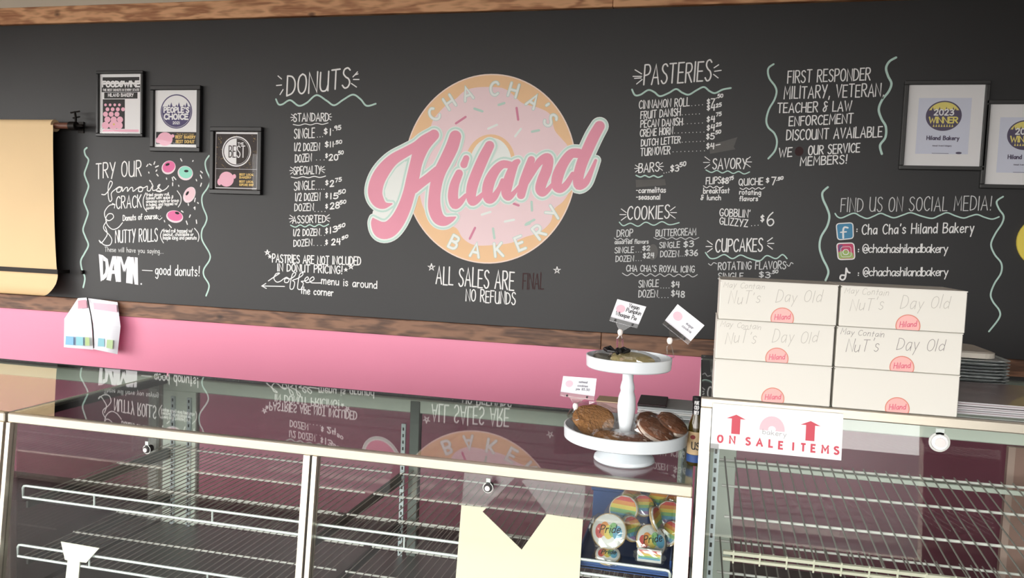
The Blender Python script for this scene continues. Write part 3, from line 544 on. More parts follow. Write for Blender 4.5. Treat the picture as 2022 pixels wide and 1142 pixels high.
# painted round logo
def L5(u, v): return W2(700 + u / 2.196, 120 + v / 2.196)
def C1(u, v): return (700 + u / 4.077, 220 + v / 4.077)
def C2(u, v): return (860 + u / 4.758, 220 + v / 4.758)
dough = mat('dough_orange_paint', (250, 206, 160), rough=.6, var=.07, vscale=6); icing = mat('icing_pink_paint', (250, 222, 226), rough=.6, var=.03, vscale=8)
offw = mat('off_white_paint', (246, 250, 246), rough=.6); script = mat('script_pink_paint', (240, 158, 180), rough=.55, var=.06, vscale=4); mintp = mat('pale_mint_paint', (206, 234, 224), rough=.6, var=.05, vscale=20)
cu, cv = -1.152, 2.011; RXl, RYl = .487, .5145
b = MB(); b.m = 1; disc(b, WP, cu, cv, RXl, RYl, n=96); b.m = 0; disc(b, WP, cu, cv, RXl - .007, RYl - .007, n=96)
part(b, 'donut_emblem', [dough, mat('pale_peach_paint', (253, 228, 214), rough=.6)], 'round painted donut behind the script lettering')
b = MB(); poly(b, WP, smoothline([L5(*p) for p in ((330, 292), (345, 250), (400, 190), (440, 165), (480, 130), (540, 115), (640, 118), (690, 150), (730, 185), (800, 205), (850, 235), (868, 300), (900, 340), (925, 370), (945, 420), (945, 500), (935, 560), (905, 610), (865, 645), (850, 700), (800, 745), (740, 765), (680, 790), (600, 800), (520, 800), (470, 770), (440, 725), (385, 715), (330, 685), (300, 640), (285, 590), (270, 500), (280, 400), (315, 330), (330, 292))], 4)[:-1]); WP.base += .0003; part(b, 'icing', icing)
b = MB(); b.m = 1; disc(b, WP, *L5(588, 440), .140, .150, n=40); b.m = 0; disc(b, WP, *L5(590, 448), .118, .142, n=40); WP.base += .0003; part(b, 'donut_hole', [offw, dough])
b = MB()
for cl, lst in ((0, ((440, 272, 482, 244), (703, 205, 710, 256), (500, 772, 523, 725), (690, 620, 712, 628))), (1, ((520, 208, 555, 220), (625, 192, 650, 184), (601, 728, 607, 770), (768, 612, 770, 650), (745, 708, 780, 690), (770, 308, 800, 302), (742, 712, 760, 706))), (2, ((580, 295, 618, 278), (697, 328, 722, 296), (552, 668, 590, 656), (652, 698, 692, 690)))):
    b.m = cl
    for (x0, y0, x1, y1) in lst: ribbon(b, WP, [L5(x0, y0), L5(x1, y1)], .0125)
WP.base += .0003; part(b, 'painted_sprinkles', [mat('rose_paint', (222, 140, 168), rough=.6), mat('mint_sprinkle_paint', (196, 224, 212), rough=.6), offw])
def ringtext(mb, items, h, wt, up_out, m_shadow=None):
    ccx, ccy = L5(590, 468)
    for ch, u, v in items:
        x, y = L5(u, v); dx, dy = x - ccx, y - ccy; l = math.hypot(dx, dy); n = (dx / l, dy / l) if up_out else (-dx / l, -dy / l)
        t = (n[1], -n[0]); adv, st = G[ch]; k = h / 10; kx = k * 1.25
        for q in st.split(';'):
            cur = q[0] == '~'; nn = [float(a) for a in q.lstrip('~').split()]; pts = [(nn[i], nn[i + 1]) for i in range(0, len(nn), 2)]
            if cur: pts = smoothline(pts, 5)
            ribbon(mb, WP, [(x + t[0] * (gx - adv / 2) * kx + n[0] * (gy - 5) * k, y + t[1] * (gx - adv / 2) * kx + n[1] * (gy - 5) * k) for gx, gy in pts], wt)
items1 = [('C', 345, 233), ('H', 412, 180), ('A', 490, 142), ('C', 607, 121), ('H', 690, 128), ('A', 775, 175), ("'", 822, 208), ('S', 850, 258)]
items2 = [('B', 432, 788), ('A', 525, 822), ('K', 625, 820), ('E', 718, 792), ('R', 800, 742), ('Y', 862, 660)]
b = MB(); b.m = 0; ringtext(b, items1, .070, .0175, True); ringtext(b, items2, .072, .0175, False); b.m = 1; ringtext(b, items1, .070, .012, True); ringtext(b, items2, .072, .012, False)
WP.base += .0003; part(b, 'ring_lettering', [mat('mint_outline_paint', (200, 226, 218), rough=.6), offw])
# script letters: variable-width strokes (centre x, y, half width) measured on two enlargements of the photo
LET = [(C1, 4.077, [(640, 192, 42), (560, 238, 44), (500, 282, 40), (415, 328, 40), (312, 390, 47), (235, 475, 58), (185, 565, 62), (168, 655, 62), (192, 722, 52), (240, 757, 28), (303, 745, 4)]),
 (C1, 4.077, [(640, 192, 44), (575, 255, 52), (530, 320, 58), (497, 420, 52), (470, 540, 54), (440, 660, 52), (400, 780, 56), (345, 885, 62), (280, 950, 68), (215, 955, 66), (168, 905, 36), (150, 862, 5)]),
 (C1, 4.077, [(812, 205, 50), (785, 290, 54), (735, 395, 52), (692, 480, 50), (662, 570, 50), (645, 680, 50), (646, 780, 54), (675, 858, 50), (725, 885, 38), (780, 870, 22), (815, 852, 4)]),
 (C1, 4.077, [(480, 620, 42), (570, 555, 36), (670, 480, 40)]),
 (C1, 4.077, [(900, 380, 26), (882, 428, 30)]),
 (C2, 4.758, [(222, 585, 38), (180, 690, 46), (165, 800, 50), (185, 872, 46), (235, 850, 32), (285, 790, 18)]),
 (C2, 4.758, [(508, 325, 46), (455, 430, 52), (398, 560, 54), (350, 690, 54), (335, 790, 48), (350, 848, 40), (400, 825, 30), (450, 770, 16)]),
 (C2, 4.758, [(700, 505, 34), (630, 500, 38), (562, 560, 46), (508, 660, 54), (488, 760, 52), (505, 822, 46), (550, 805, 36), (598, 730, 24), (630, 650, 20)]),
 (C2, 4.758, [(775, 472, 24), (745, 500, 36), (710, 580, 46), (676, 690, 52), (665, 770, 46), (690, 805, 34), (740, 765, 22), (790, 700, 14)]),
 (C2, 4.758, [(900, 458, 36), (865, 560, 42), (828, 680, 46), (805, 785, 40)]),
 (C2, 4.758, [(850, 700, 14), (905, 600, 20), (965, 490, 34), (1030, 440, 42), (1062, 455, 46), (1045, 550, 52), (1005, 650, 52), (985, 730, 48), (1010, 768, 34), (1060, 735, 24), (1110, 670, 14)]),
 (C2, 4.758, [(1345, 395, 44), (1275, 400, 44), (1208, 480, 48), (1155, 590, 54), (1138, 690, 50), (1172, 730, 38), (1230, 690, 32), (1290, 590, 22)]),
 (C2, 4.758, [(1540, 142, 50), (1485, 240, 54), (1425, 370, 54), (1372, 500, 52), (1342, 620, 50), (1350, 692, 46), (1412, 665, 34), (1465, 560, 22), (1505, 462, 14)])]
def letter_layer(mb, grow):
    for cf, sc, pts in LET:
        P = []
        for (u, v, r) in pts:
            a = W2(*cf(u, v)); P.append((a[0], a[1], (max(r, 5) / sc + grow) * MP(*cf(u, v))))
        P = smoothline(P, 5); ribbon(mb, WP, P, 0)
b = MB(); letter_layer(b, 8.0); poly(b, WP, [W2(*C1(*p)) for p in ((440, 370), (370, 440), (290, 540), (240, 640), (240, 700), (300, 745), (150, 800), (140, 850), (220, 890), (330, 800), (400, 600))]); WP.base += .0003; part(b, 'script_outline', offw)
b = MB(); letter_layer(b, 6.6); WP.base += .0003; part(b, 'script_outline', mintp)
b = MB(); poly(b, WP, [W2(*C1(*p)) for p in ((410, 400), (335, 460), (275, 550), (245, 640), (250, 690), (290, 715), (345, 715), (375, 600), (400, 500))]); letter_layer(b, 3.0); WP.base += .0003; part(b, 'script_outline', offw)
b = MB(); letter_layer(b, 0); WP.base += .0003; part(b, 'script_lettering', script, 'large pink script lettering across the donut'); WP.base = .0006

# ============================================================ FRAMES AND SIGNS ON THE WALL
black_gl = mat('black_frame_lacquer', (20, 19, 20), rough=.35); dk_gray = mat('charcoal_frame', (58, 58, 58), rough=.45)
paperw = mat('white_paper', (244, 243, 244), rough=.6); blackp = mat('black_print', (22, 20, 22), rough=.6); goldp = mat('gold_print', (226, 190, 104), rough=.5, var=.2, vscale=40)
pinkp = mat('pink_print', (248, 186, 206), rough=.6); purp = mat('purple_print', (76, 68, 112), rough=.6); ywp = mat('yellow_print', (240, 226, 130), rough=.6, var=.1, vscale=30); lilac = mat('lilac_print', (222, 226, 242), rough=.6, var=.04, vscale=6)
pane = glass('picture_glass', f0=.008)
def frame(label, px0, py0, px1, py1, bw, m_, depth=.028):
    a = at_y(px0, py0, -depth); c = at_y(px1, py1, -depth); x0, x1, z1, z0 = a.x, c.x, a.z, c.z
    t = thing('picture_frame', ((x0 + x1) / 2, 0, z0), label, 'picture frame', 'framed awards on the blackboard wall')
    for (u0, u1, v0, v1) in ((x0, x1, z1 - bw, z1), (x0, x1, z0, z0 + bw), (x0, x0 + bw, z0 + bw, z1 - bw), (x1 - bw, x1, z0 + bw, z1 - bw)):
        MB().box(u0, u1, -depth, -.001, v0, v1, bev=.003).build('frame_bar', m_, t)
    MB().box(x0 + bw, x1 - bw, -.012, -.001, z0 + bw, z1 - bw).build('backing_sheet', paperw, t)
    MB().box(x0 + bw, x1 - bw, -.021, -.019, z0 + bw, z1 - bw).build('glazing', pane, t)
    pl = Plane((x0 + bw, -.0122, z0 + bw), (1, 0, 0), (0, 0, 1), (0, -1, 0)); pl.base = .0002
    return t, pl, x1 - x0 - 2 * bw, z1 - z0 - 2 * bw
def fit(mb, pl, s, u0, v, u1, h, wt, **k): text(mb, pl, s, (u0, v), (u1, v), h, wt, jit=0, **k)
t, pl, w_, h_ = frame('black frame with a magazine cover print, top left of the framed awards', 189, 140, 281, 270, .018, black_gl)
b = MB(); b.m = 0; rect(b, pl, .008, w_ - .008, .008, h_ - .008); b.m = 1
rect(b, pl, .018, w_ - .018, h_ * .86, h_ * .95); rect(b, pl, .012, w_ - .012, h_ * .70, h_ * .83); b.m = 1; rect(b, pl, .03, w_ - .03, h_ * .59, h_ * .695); rect(b, pl, .02, w_ * .6, .03, h_ * .58)
b.m = 0; fit(b, pl, 'FOOD&WINE', .018, h_ * .79, w_ - .018, .032, .0095, gap=1.2); fit(b, pl, 'THE BEST DONUTS IN EVERY STATE', .02, h_ * .72, w_ - .02, .012, .0028); fit(b, pl, 'HILAND BAKERY', w_ * .2, h_ * .625, w_ * .8, .019, .004)
rect(b, pl, w_ * .6, w_ - .02, .035, h_ * .57)
b.m = 2
for r in range(5):
    for c in range(4):
        s_ = .0085 + (4 - r) * .0035; u = .04 + c * (.033 + (4 - r) * .004) + (r % 2) * .014
        if u + s_ < w_ * .6: disc(b, pl, u, .05 + r * .037 * (1 - .04 * r), s_ * 1.15, s_, n=14)
rect(b, pl, .02, w_ - .02, .012, .026); b.m = 2; disc(b, pl, w_ * .34, .055, .032, .027, n=20); b.m = 3; disc(b, pl, w_ * .34, .057, .008, .006, n=10)
b.build('printed_cover', [paperw, blackp, pinkp, goldp], t)
t, pl, w_, h_ = frame('black frame with a purple round best-of badge, middle of the three left frames', 296, 169, 394, 300, .026, black_gl)
b = MB(); b.m = 0; rect(b, pl, .004, w_ - .004, .004, h_ - .004); b.m = 1; cx_, cz_ = w_ * .5, h_ * .63; ring(b, pl, cx_, cz_, w_ * .345, w_ * .37, h_ * .28, h_ * .3)
poly(b, pl, [(cx_ + w_ * .34 * math.cos(a), cz_ + h_ * .275 * math.sin(a)) for a in [PI * (.90 + 1.2 * i / 24) for i in range(25)]])
for i in range(9):
    u = cx_ + (i - 4) * w_ * .06; poly(b, pl, [(u - w_ * .045, cz_ + h_ * .05), (u + w_ * .045, cz_ + h_ * .05), (u, cz_ + h_ * (.09 + .035 * ((i * 7) % 3)))])
b.m = 0; fit(b, pl, "PEOPLE'S", cx_ - w_ * .29, cz_ - h_ * .015, cx_ + w_ * .29, .028, .0085); fit(b, pl, 'CHOICE', cx_ - w_ * .28, cz_ - h_ * .135, cx_ + w_ * .27, .030, .009); fit(b, pl, '2021', cx_ - w_ * .08, cz_ - h_ * .22, cx_ + w_ * .08, .014, .0035)
b.m = 3; rect(b, pl, .008, w_ - .008, .018, h_ * .27); b.m = 2; disc(b, pl, w_ * .24, h_ * .145, w_ * .18, h_ * .12); disc(b, pl, w_ * .42, h_ * .2, w_ * .04, h_ * .03); disc(b, pl, w_ * .07, h_ * .12, w_ * .05, h_ * .05)
b.m = 4; fit(b, pl, 'BEST BAKERY', w_ * .49, h_ * .16, w_ * .95, .016, .0042); fit(b, pl, 'BEST DONUT', w_ * .50, h_ * .08, w_ * .93, .016, .0042); fit(b, pl, 'Food Award Winner', w_ * .52, h_ * .225, w_ * .92, .008, .0012)
b.build('printed_award', [paperw, purp, pinkp, blackp, goldp], t)
t, pl, w_, h_ = frame('black frame with gold speckled BEST print, lowest of the three left frames', 414, 250, 514, 385, .026, black_gl)
b = MB(); b.m = 1; rect(b, pl, 0, w_, 0, h_); b.m = 0
for (u0, u1, v0, v1) in ((.006, w_ - .006, h_ - .014, h_ - .004), (.006, .009, .008, h_ - .004), (w_ - .009, w_ - .006, .008, h_ - .004), (.006, w_ - .006, .008, .012), (.006, w_ - .006, h_ * .355, h_ * .36)): rect(b, pl, u0, u1, v0, v1)
b.m = 3
for i in range(150):
    a, c = rs.uniform(.012, w_ - .012), rs.uniform(h_ * .37, h_ - .018); disc(b, pl, a, c, rs.uniform(.0008, .0022), n=5)
b.m = 0; cx_, cz_ = w_ * .5, h_ * .66; disc(b, pl, cx_, cz_, w_ * .33, h_ * .26, n=48); b.m = 1; ring(b, pl, cx_, cz_, w_ * .285, w_ * .305, h_ * .225, h_ * .24)
poly(b, pl, [(cx_ + w_ * .28 * math.cos(a), cz_ + h_ * .22 * math.sin(a)) for a in [-PI / 2 + PI * i / 20 for i in range(21)]])
b.m = 1; fit(b, pl, 'BE', cx_ - w_ * .17, cz_ - .034, cx_ - .006, .066, .006); b.m = 0; fit(b, pl, 'ST', cx_ + .004, cz_ - .034, cx_ + w_ * .19, .066, .006); fit(b, pl, 'THE', cx_ + .008, cz_ + .040, cx_ + .045, .012, .003)
b.m = 2; disc(b, pl, w_ * .28, h_ * .18, w_ * .17, h_ * .13); disc(b, pl, w_ * .46, h_ * .23, w_ * .04, h_ * .04); disc(b, pl, w_ * .12, h_ * .13, w_ * .05, h_ * .06)
b.m = 3
for s_, v in (('BEST LOCAL', .25), ('BAKERY', .2), ('BEST LOCAL', .13), ('CUPCAKE SHOP', .075)): fit(b, pl, s_, w_ * .58, h_ * v, w_ * (.9 if len(s_) > 7 else .84), .011, .0034)
b.build('printed_award', [paperw, mat('speckled_black_print', (40, 28, 26), rough=.6), pinkp, goldp], t)
def winner(label, px0, py0, px1, py1):
    t, pl, w_, h_ = frame(label, px0, py0, px1, py1, .019, dk_gray)
    b = MB(); b.m = 0; rect(b, pl, w_ * .15, w_ * .84, h_ * .15, h_ * .84); b.m = 1; cx_, cz_ = w_ * .49, h_ * .62
    disc(b, pl, cx_, cz_, w_ * .235, h_ * .185, n=48); b.m = 2; disc(b, pl, cx_, cz_, w_ * .215, h_ * .17, n=48); b.m = 1
    poly(b, pl, [(cx_ + w_ * .215 * math.cos(a), cz_ + h_ * .17 * math.sin(a)) for a in [PI * (.87 + 1.26 * i / 30) for i in range(31)]])
    for i in range(13):
        u = cx_ + (i - 6) * w_ * .03; poly(b, pl, [(u - w_ * .022, cz_ + h_ * .05), (u + w_ * .022, cz_ + h_ * .05), (u, cz_ + h_ * (.075 + .018 * ((i * 5) % 3)))])
    b.m = 3; fit(b, pl, '2023', cx_ - w_ * .125, cz_ + .004, cx_ + w_ * .125, .026, .006)
    b.m = 2; fit(b, pl, 'WINNER', cx_ - w_ * .185, cz_ - h_ * .085, cx_ + w_ * .185, .026, .0066, gap=1.2)
    for i in range(8): u = cx_ + (i - 3.5) * w_ * .035; poly(b, pl, [(u - .004, cz_ - h_ * .135), (u + .004, cz_ - h_ * .135), (u, cz_ - h_ * .1)])
    b.m = 1; fit(b, pl, 'Hiland Bakery', cx_ - w_ * .2, h_ * .325, cx_ + w_ * .22, .018, .0042); fit(b, pl, 'Annual Award Category', cx_ - w_ * .12, h_ * .245, cx_ + w_ * .13, .006, .0014)
    rect(b, pl, cx_ - w_ * .12, cx_ + w_ * .1, h_ * .155, h_ * .16); disc(b, pl, w_ * .72, h_ * .165, w_ * .04, h_ * .014)
    b.build('printed_certificate', [lilac, mat('grey_violet_print', (92, 84, 108), rough=.6), ywp, paperw], t)
winner('charcoal frame with a 2023 winner certificate, beside the service discount notice', 1788, 159, 1944, 337)
winner('charcoal frame with a 2023 winner certificate, cut off by the right edge of the picture', 1949, 197, 2106, 375)
c = at_y(2065, 478); t = thing('round_sign', (c.x, 0, c.z), 'round yellow sign at the right edge of the blackboard wall', 'sign')
b = MB(); n = 40; R_ = .125
b.v = [(c.x + R_ * math.cos(2 * PI * i / n), y, c.z + R_ * math.sin(2 * PI * i / n)) for y in (-.012, -.001) for i in range(n)]
b.face(list(range(n))); b.face(list(range(n, 2 * n))[::-1])
for i in range(n): b.face([i, (i + 1) % n, n + (i + 1) % n, n + i])
b.build('sign_disc', mat('yellow_sign_paint', (244, 222, 96), rough=.5), t)

# kraft paper dispenser
kraft = mat('kraft_paper', (236, 206, 160), rough=.75, var=.05, vscale=2, bump=.05, bscale=50); iron = mat('black_iron', (30, 26, 24), rough=.5, metal=.6); pipe = mat('brown_wood_rod', (110, 70, 54), rough=.5)
zc = 2.222; xr = at_y(118, 250, -.06).x
t = thing('paper_dispenser', (xr, 0, 1.15), 'kraft paper roll on a wall rod, its sheet hanging down over the blackboard', 'paper dispenser')
MB().tube([(xr - 1.35, -.075, zc), (xr - .018, -.075, zc)], .037, 24).build('paper_roll', kraft, t, smooth=True)
MB().tube([(xr - 1.5, -.075, zc), (xr + .10, -.075, zc)], .019, 14).build('rod', pipe, t, smooth=True)
for xx in (xr + .105, xr - 1.5):
    b = MB(); b.tube([(xx - .015, -.075, zc), (xx + .03, -.075, zc)], .026, 12); b.tube([(xx, -.075, zc), (xx, -.004, zc)], .012, 8); b.box(xx - .02, xx + .02, -.008, 0, zc - .035, zc + .035)
    b.tube([(xx + .02, -.07, zc), (xx + .012, -.06, zc + .05), (xx - .005, -.05, zc + .09)], .007, 6); b.tube([(xx - .03, -.055, zc + .082), (xx + .03, -.05, zc + .092)], .005, 6); b.tube([(xx - .012, -.055, zc + .05), (xx + .035, -.055, zc + .058)], .005, 6); b.tube([(xx + .03, -.075, zc), (xx + .075, -.075, zc + .003)], .008, 6)
    b.build('bracket', iron, t, smooth=True)
b = MB(); prof = [(-.112, zc), (-.112, zc - .15), (-.108, 1.9), (-.1, 1.6), (-.085, 1.36), (-.075, 1.3), (-.085, 1.26), (-.105, 1.215), (-.135, 1.185), (-.16, 1.178)]
for i, (y, z) in enumerate(smoothline(prof, 4)): b.v += [(xr - 1.33, y, z), (xr - (0 if z > 1.25 else (1.25 - z) * .32), y, z + (.0 if z > 1.25 else 0))]
nn = len(b.v) // 2
for i in range(nn - 1): b.face([2 * i, 2 * i + 1, 2 * i + 3, 2 * i + 2])
b.build('paper_sheet', kraft, t, smooth=True)
zb = at_y(60, 534, -.09).z
b = MB(); b.box(xr - 1.36, xr + .02, -.098, -.088, zb - .014, zb + .014); b.box(xr + .005, xr + .02, -.09, 0, zb - .01, zb + .01); b.build('cutter_bar', iron, t)
b = MB(); b.box(xr + .115, xr + .13, -.02, 0, zb - .012, zb + .012, bev=.003); b.build('wall_hook', iron, t)

# flyer over the timber rail
t = thing('wall_flyer', (at_y(180, 700, -.04).x, 0, at_y(180, 700, -.04).z), 'creased white flyer with pink header and blue squares, tacked over the dark rail', 'flyer')
def sheet(pts, y_of, name, m_, parent=None, res=10):
    """four-sided sheet TL,TR,BR,BL in photo pixels with its depth given by y_of(s,t)"""
    b = MB()
    for j in range(res + 1):
        for i in range(res + 1):
            s_, t_ = i / res, j / res
            px = (pts[0][0] * (1 - s_) + pts[1][0] * s_) * (1 - t_) + (pts[3][0] * (1 - s_) + pts[2][0] * s_) * t_
            py = (pts[0][1] * (1 - s_) + pts[1][1] * s_) * (1 - t_) + (pts[3][1] * (1 - s_) + pts[2][1] * s_) * t_
            b.v.append(tuple(at_y(px, py, y_of(s_, t_))))
    for j in range(res):
        for i in range(res):
            a = j * (res + 1) + i; b.face([a, a + 1, a + res + 2, a + res + 1])
    return b.build(name, m_, parent, smooth=True)
fy = lambda s_, t_: -.045 - .025 * math.sin(PI * s_) * t_ - .02 * t_ * (1 - s_)
fy2 = lambda s_, t_: -.05 - .03 * t_ * s_ - .012 * math.sin(PI * s_)
fpap = mat('flyer_paper', (240, 242, 250), rough=.5)
FL = [(153, 590), (172, 589), (184, 691), (126, 686)]; FR = [(175, 590), (232, 596), (233, 700), (186, 690)]
sheet([(154, 589), (172, 588), (180, 625), (127, 630)], lambda s_, t_: -.04 - .02 * t_, 'flyer_top', fpap, t); sheet([(127, 630), (180, 625), (184, 691), (126, 686)], lambda s_, t_: -.06 - .012 * math.sin(PI * s_) - .005 * t_, 'flyer_leaf', fpap, t)
sheet([(174, 589), (232, 597), (238, 645), (184, 640)], lambda s_, t_: -.05 - .02 * math.sin(PI * s_) - .02 * t_, 'flyer_top', fpap, t); sheet([(184, 640), (238, 645), (232, 700), (185, 690)], lambda s_, t_: -.07 - .02 * math.sin(PI * s_), 'flyer_leaf', fpap, t)
sheet([(154, 594), (170, 592), (172, 608), (154, 610)], lambda s_, t_: -.0655, 'flyer_print', mat('rose_print', (222, 160, 176), rough=.5), t, 2)
sheet([(184, 598), (230, 603), (231, 617), (186, 611)], lambda s_, t_: -.078 - .006 * math.sin(PI * s_), 'flyer_print', mat('light_pink_print', (246, 190, 206), rough=.5), t, 4)
for q, c_ in (([(130, 664), (145, 665), (145, 682), (129, 681)], (140, 200, 236)), ([(150, 665), (164, 666), (164, 683), (150, 682)], (150, 214, 226)), ([(168, 666), (176, 667), (177, 683), (168, 683)], (188, 214, 150)), ([(194, 668), (206, 669), (206, 685), (193, 684)], (146, 208, 222)), ([(211, 671), (223, 672), (222, 690), (210, 687)], (186, 214, 160))):
    sheet(q, lambda s_, t_: -.0935, 'flyer_square', mat('print_%d' % c_[0], c_, rough=.5), t, 2)
MB().tube([at_y(172, 588, -.06), at_y(176, 605, -.08), at_y(180, 625, -.095), at_y(184, 655, -.1), at_y(185, 688, -.1)], .0035, 6).build('dark_cord', blackp, t, smooth=True)

# ============================================================ DISPLAY CASES
st = steel(); st2 = steel('warm_steel', (222, 214, 198), .36); alum = mat('anodised_aluminium', (238, 246, 234), rough=.45, metal=.2); dkm = mat('dark_seal', (38, 34, 36), rough=.6)
wire_m = mat('zinc_wire', (176, 170, 164), rough=.4, metal=.4); rail_m = mat('chrome_rail', (232, 240, 238), rough=.3, metal=.4); bar_m = mat('white_coated_bar', (236, 234, 228), rough=.4)
tgl = glass('top_glass', (.93, .96, .94), f0=.045); fgl = glass('front_glass', (.96, .98, .97), f0=.03); rgl = glass('rear_door_glass', (.74, .72, .73), f0=.04)
YF, YB, SL = -2.155, -1.385, .10                # front top edge, back edge, outward slope of the front
def yf(z, zt): return YF - SL * (zt - z)
def slab(x0, x1, za, zb, zt, t0, t1):            # plate parallel to the leaning front
    return [(x0, yf(za, zt) + t0, za), (x1, yf(za, zt) + t0, za), (x1, yf(za, zt) + t1, za), (x0, yf(za, zt) + t1, za), (x0, yf(zb, zt) + t0, zb), (x1, yf(zb, zt) + t0, zb), (x1, yf(zb, zt) + t1, zb), (x0, yf(zb, zt) + t1, zb)]
def case(label, x0, x1, zt, mull, frame_m, post=.038, rz=.030, rearx=(), jamb=.16, lpost=None, hh=.05):
    t = thing('display_case', ((x0 + x1) / 2, (YF + YB) / 2, 0), label, 'display case', None)
    Z0 = .40
    MB().hexa(slab(x0, x1, 0, Z0, zt, 0, YB - yf(Z0, zt))).build('base_cabinet', mat('white_enamel', (226, 224, 218), rough=.4), t)
    MB().box(x0 + .01, x1 - .01, YF - .02, YB, Z0, Z0 + .02).build('deck', steel('deck_steel', (96, 94, 92), .4), t)
    MB().box(x0, x1, YF, YF + .022, zt - rz, zt, bev=.003).build('top_front_rail', frame_m, t)
    MB().box(x0, x1, YB - .03, YB, zt - .008 - hh, zt - .008, bev=.003).build('rear_header', alum, t)
    for s_, xx in ((0, x0), (1, x1 - .028)):
        MB().box(xx, xx + .028, YF + .022, YB - .03, zt - .03, zt - .009).build('side_rail', dkm if s_ == 0 else alum, t)
    MB().box(x0 + .002, x1 - .002, YF + .012, YB + .012, zt - .002, zt).build('top_glass', tgl, t)
    MB().box(x0, x1, YB + .0125, YB + .018, zt - .02, zt + .001).build('rear_edge_seal', dkm, t)
    for xx in ((x0, x0 + (lpost or post)), (x1 - post, x1)):
        MB().hexa(slab(*xx, Z0, zt - rz, zt, 0, .03)).build('front_post', frame_m, t)
    for mx_ in mull:
        for a, c_ in ((mx_ - .026, mx_ - .006), (mx_ + .002, mx_ + .016)):
            MB().hexa(slab(a, c_, Z0, zt - rz, zt, .002, .03)).build('mullion', frame_m, t)
        MB().hexa(slab(mx_ - .006, mx_ + .002, Z0, zt - rz, zt, .012, .03)).build('mullion_groove', dkm, t)
    ed = [x0 + (lpost or post)] + list(mull) + [x1 - post]
    for i in range(len(ed) - 1):
        MB().hexa(slab(ed[i] + (.016 if i else 0), ed[i + 1] - (.026 if i < len(ed) - 2 else 0), Z0, zt - rz, zt, .014, .019)).build('front_glass', fgl, t)
    MB().box(x0, x1, YF - .05, YF + .03, Z0 - .02, Z0 + .03).build('bottom_rail', frame_m, t)
    for xx in (x0 + .004, x1 - .009):
        MB().box(xx, xx + .005, YF + .03, YB - .03, Z0 + .02, zt - .03).build('side_glass', rgl, t)
    MB().box(x0, x0 + jamb, YB - .03, YB, Z0 + .02, zt - .008 - hh, bev=.002).build('rear_jamb', alum, t)
    MB().box(x1 - .05, x1, YB - .03, YB, Z0 + .02, zt - .008 - hh, bev=.002).build('rear_jamb', alum, t)
    for rx in rearx: MB().box(rx - .019, rx + .019, YB - .034, YB - .002, Z0 + .02, zt - .012, bev=.002).build('rear_post', mat('grey_post', (110, 116, 112), rough=.5, metal=.4), t)
    ed = [x0 + jamb] + list(rearx) + [x1 - .05]
    for i in range(len(ed) - 1): MB().box(ed[i], ed[i + 1], YB - .018, YB - .013, Z0 + .02, zt - .008 - hh).build('rear_glass_door', rgl, t)
    return t
def knob(t, px, py, zt, r, outer):
    z = .9
    for _ in range(8):
        p = at_y(px, py, yf(z, zt) - .004); z = p.z
    b = MB(); b.tube([(p.x, p.y - .012, z), (p.x, p.y + .012, z)], r, 20); k = b.build('glass_knob', dkm if not outer else paperw, t, smooth=True)
    b = MB(); b.tube([(p.x, p.y - .016, z), (p.x, p.y - .0125, z)], r * .62, 16); b.build('knob_face', mat('knob_white', (236, 228, 226), rough=.4), k, smooth=True)
    MB().box(p.x - r * .5, p.x + r * .5, p.y - .008, p.y - .004, z + r, z + r + .014).build('knob_clip', mat('clear_clip', (206, 216, 212), rough=.3), t)
    b = MB(); n_ = 24; 
    for i in range(n_):
        a = 2 * PI * i / n_
        for rr in (r * 1.05, r * 1.3): b.v.append((p.x + rr * math.cos(a), p.y - .008, z + rr * math.sin(a)))
    for i in range(n_): b.face([2 * i, 2 * i + 1, 2 * ((i + 1) % n_) + 1, 2 * ((i + 1) % n_)])
    b.build('knob_ring', mat('silver_ring', (210, 212, 208), rough=.35, metal=.3), t)

ZT1, ZT2 = 1.03, 1.262
X0, X1 = -2.112, .012
case1 = case('long glass display case with two empty wire shelves and cookies at its right end', X0, X1, ZT1, [at_y(612, 930, YF - .01).x], st2, rearx=[at_y(826, 790, YB).x], lpost=.014)
knob(case1, 293, 887, ZT1, .0105, False); knob(case1, 965, 962, ZT1, .0115, False)
case0 = case('glass topped display case at the far left, under the kraft paper', X0 - .012 - (X1 - X0), X0 - .012, ZT1, [X0 - .012 - 1.06], st2, post=.02)
X2, X3 = .022, 1.62
case2 = case('taller glass display case on the right carrying the pastry boxes', X2, X3, ZT2, [], st2, post=.026, rz=.026, jamb=.135, hh=.205)
knob(case2, 1853, 872, ZT2, .018, True)
def at_lean(px, py, zt, off=0.0):
    z = .9
    for _ in range(10): p = at_y(px, py, yf(z, zt) + off); z = p.z
    return p
MB().box(.98, 1.0, YB - .05, YB - .031, .42, ZT2 - .215).build('rear_door_stile', mat('beige_stile', (176, 150, 140), rough=.5), case2)
MB().box(1.0, 1.35, YB - .05, YB - .031, .42, ZT2 - .215).build('rear_door_panel', mat('tan_door_panel', (150, 118, 108), rough=.5, var=.1, vscale=3), case2)
zr = at_y(1700, 945, YB - .05).z
MB().box(X2 + .07, X3 - .05, YB - .06, YB - .032, zr - .004, zr + .012, bev=.002).build('rear_mid_rail', alum, case2)

